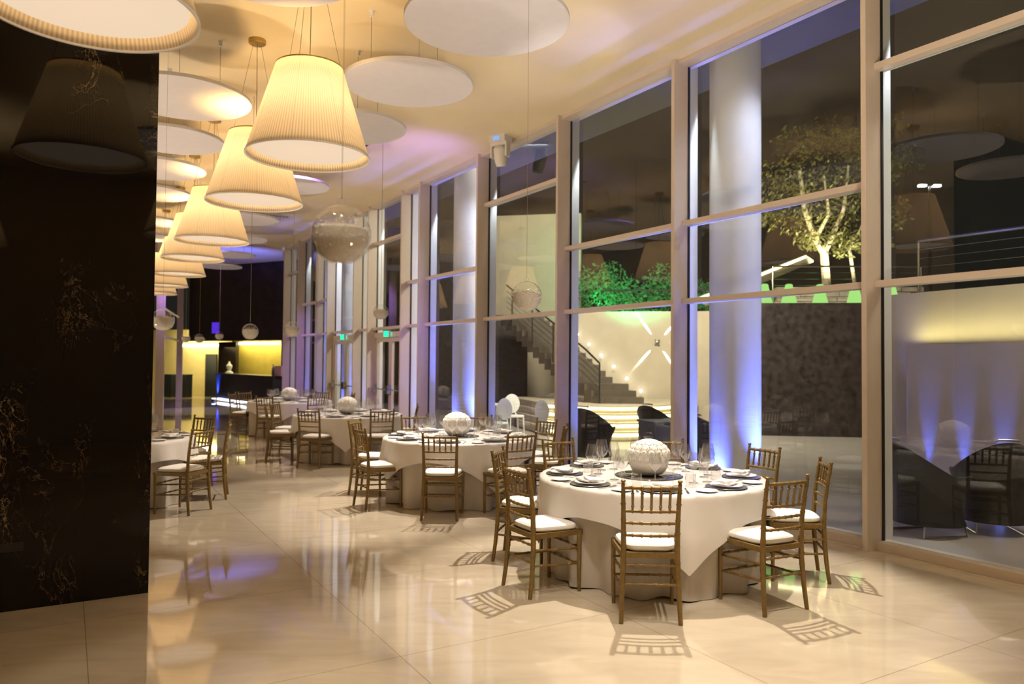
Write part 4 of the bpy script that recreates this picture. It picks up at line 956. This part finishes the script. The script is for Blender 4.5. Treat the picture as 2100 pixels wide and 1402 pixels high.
# outdoor furniture: wicker armchairs
def make_arm():
    r_ = empty('wicker_armchair', (0, 0, 0)); mb = MB()
    # tub shell: wraps around the back and arms; -y is the open front
    nn = 36; rows = 9; vs = []; fs = []
    for side in (0, 1):
        for i in range(rows+1):
            t = i/rows
            for k in range(nn+1):
                a = math.radians(-35+250*k/nn); h_ = .50+.34*max(0, math.sin(a))**1.2
                rad = (.33-.045*math.sin(PI*min(1, t*1.1))+.05*t**2)-(.035 if side else 0)
                z = .12+(h_-.0)*t*.98
                vs.append((rad*math.cos(a)*1.0, rad*math.sin(a)*1.05+.10*t*max(0, math.sin(a)), z))
    k0 = (rows+1)*(nn+1)
    for side in (0, 1):
        for i in range(rows):
            for k in range(nn):
                b = side*k0+i*(nn+1)+k; f_ = (b, b+1, b+nn+2, b+nn+1); fs.append(f_ if side == 0 else f_[::-1])
    for k in range(nn): b = rows*(nn+1)+k; fs.append((b, b+1, b+1+k0, b+k0)); b = k; fs.append((b, b+k0, b+1+k0, b+1))
    for i in range(rows):
        b = i*(nn+1); fs.append((b, b+nn+1, b+nn+1+k0, b+k0)); b = i*(nn+1)+nn; fs.append((b, b+k0, b+nn+1+k0, b+nn+1))
    mb.add(vs, fs); mb.build('shell', M['wicker'], r_, angle=60)
    MB().lathe([(0, .14), (.27, .14), (.295, .16), (.295, .42), (.27, .44), (0, .44)], 32).build('seat', M['wicker'], r_)
    MB().tube([(-.10, .40, .955), (-.09, .435, .965), (0, .445, .968), (.09, .435, .965), (.10, .40, .955)], .012, 8).build('handle', M['steel'], r_)
    for sx in (-1, 1): MB().tube([(sx*.22, -.22, .14), (sx*.22, -.24, .012), (sx*.22, .24, .012), (sx*.22, .22, .14)], .012, 8).build('leg', M['steel'], r_)
    return r_
ap = Proto(make_arm())
for (px, py, Y, rz, lab) in ((1905, 1100, 7.55, 1.75, 'charcoal wicker armchair just outside the nearest window, back to the left'), (2035, 1100, 7.7, 2.9, 'charcoal wicker armchair seen from behind at the right edge, outdoors'),
        (1215, 1000, 12.6, 2.6, 'charcoal wicker armchair outdoors left of the lit steps'), (1355, 1000, 13.4, -.8+PI, 'charcoal wicker armchair outdoors right of the lit steps'), (1452, 1000, 10.9, 2.4, 'charcoal wicker armchair outdoors beside the white column')):
    p = at(px, py, Y); p.z = -.015; ap.put(p, rz, lab, 'armchair', 'charcoal wicker armchairs')
p = at(1362, 1000, 12.2); p.z = -.015
tag(MB().box((0, 0, .36), (.62, .62, .72), .3).box((0, 0, .735), (.66, .66, .03), .3).build('side_table', pm('slate_box_cloth', (.11, .12, .145), .6), loc=p, smooth=False), 'square slate grey table outdoors before the lit steps', 'table')
# white medallion chairs and small table beyond the fourth bay
def make_med():
    r_ = empty('medallion_chair', (0, 0, 0)); wm = M['white']
    b = MB(); b.lathe([(0, -.012), (.17, -.012), (.19, 0), (.17, .012), (0, .012)], 28); b.v = [(x, .22+z+.02, y*1.18+.72) for (x, y, z) in b.v]; b.build('backrest', wm, r_)
    MB().lathe([(0, .43), (.20, .43), (.215, .45), (.20, .475), (0, .48)], 24).build('seat', wm, r_)
    for sx in (-1, 1):
        MB().tube([(sx*.15, -.15, .43), (sx*.17, -.18, 0)], [.018, .011], 8).build('leg', wm, r_)
        MB().tube([(sx*.07, .23, .54), (sx*.12, .18, .40), (sx*.15, .22, 0)], [.014, .018, .011], 8).build('leg', wm, r_)
    return r_
mp_ = Proto(make_med())
for (px, Y, rz, lab) in ((1057, 17.0, .3, 'white oval back chair outdoors in front of the dark panel'), (1022, 15.0, -.6, 'white oval back chair outdoors nearest the fourth bay mullion'), (1128, 14.9, 2.4, 'white oval back chair outdoors at the right of the dark panel')):
    p = pz(px, Y, -.015); mp_.put(p, rz, lab, 'chair', 'white oval back chairs outdoors')
p = pz(1020, 16.6, -.015)
tag(MB().lathe([(0, 0), (.2, 0), (.2, .02), (.03, .04), (.03, .70), (.05, .72), (.42, .725), (.42, .745), (0, .745)], 28).build('side_table', M['white'], loc=p), 'round white pedestal table outdoors between oval back chairs', 'table')
# street lamp in the far dark
p = pz(1908, 27, 3.1); r_ = empty('street_lamp', p, 0, 'twin headed street lamp glowing in the dark beyond the railing', 'street lamp')
hh = at(1908, 382, 27).z-3.1
MB().tube([(0, 0, 0), (0, 0, hh)], [.07, .04], 8).build('pole', M['darksteel'], r_)
for sx in (-1, 1): 
    MB().tube([(0, 0, hh), (sx*.22, 0, hh+.06)], .02, 6).build('bracket', M['darksteel'], r_)
    MB().box((sx*.26, 0, hh+.02), (.24, .16, .06)).build('lamp_head', M['lens'], r_, smooth=False)
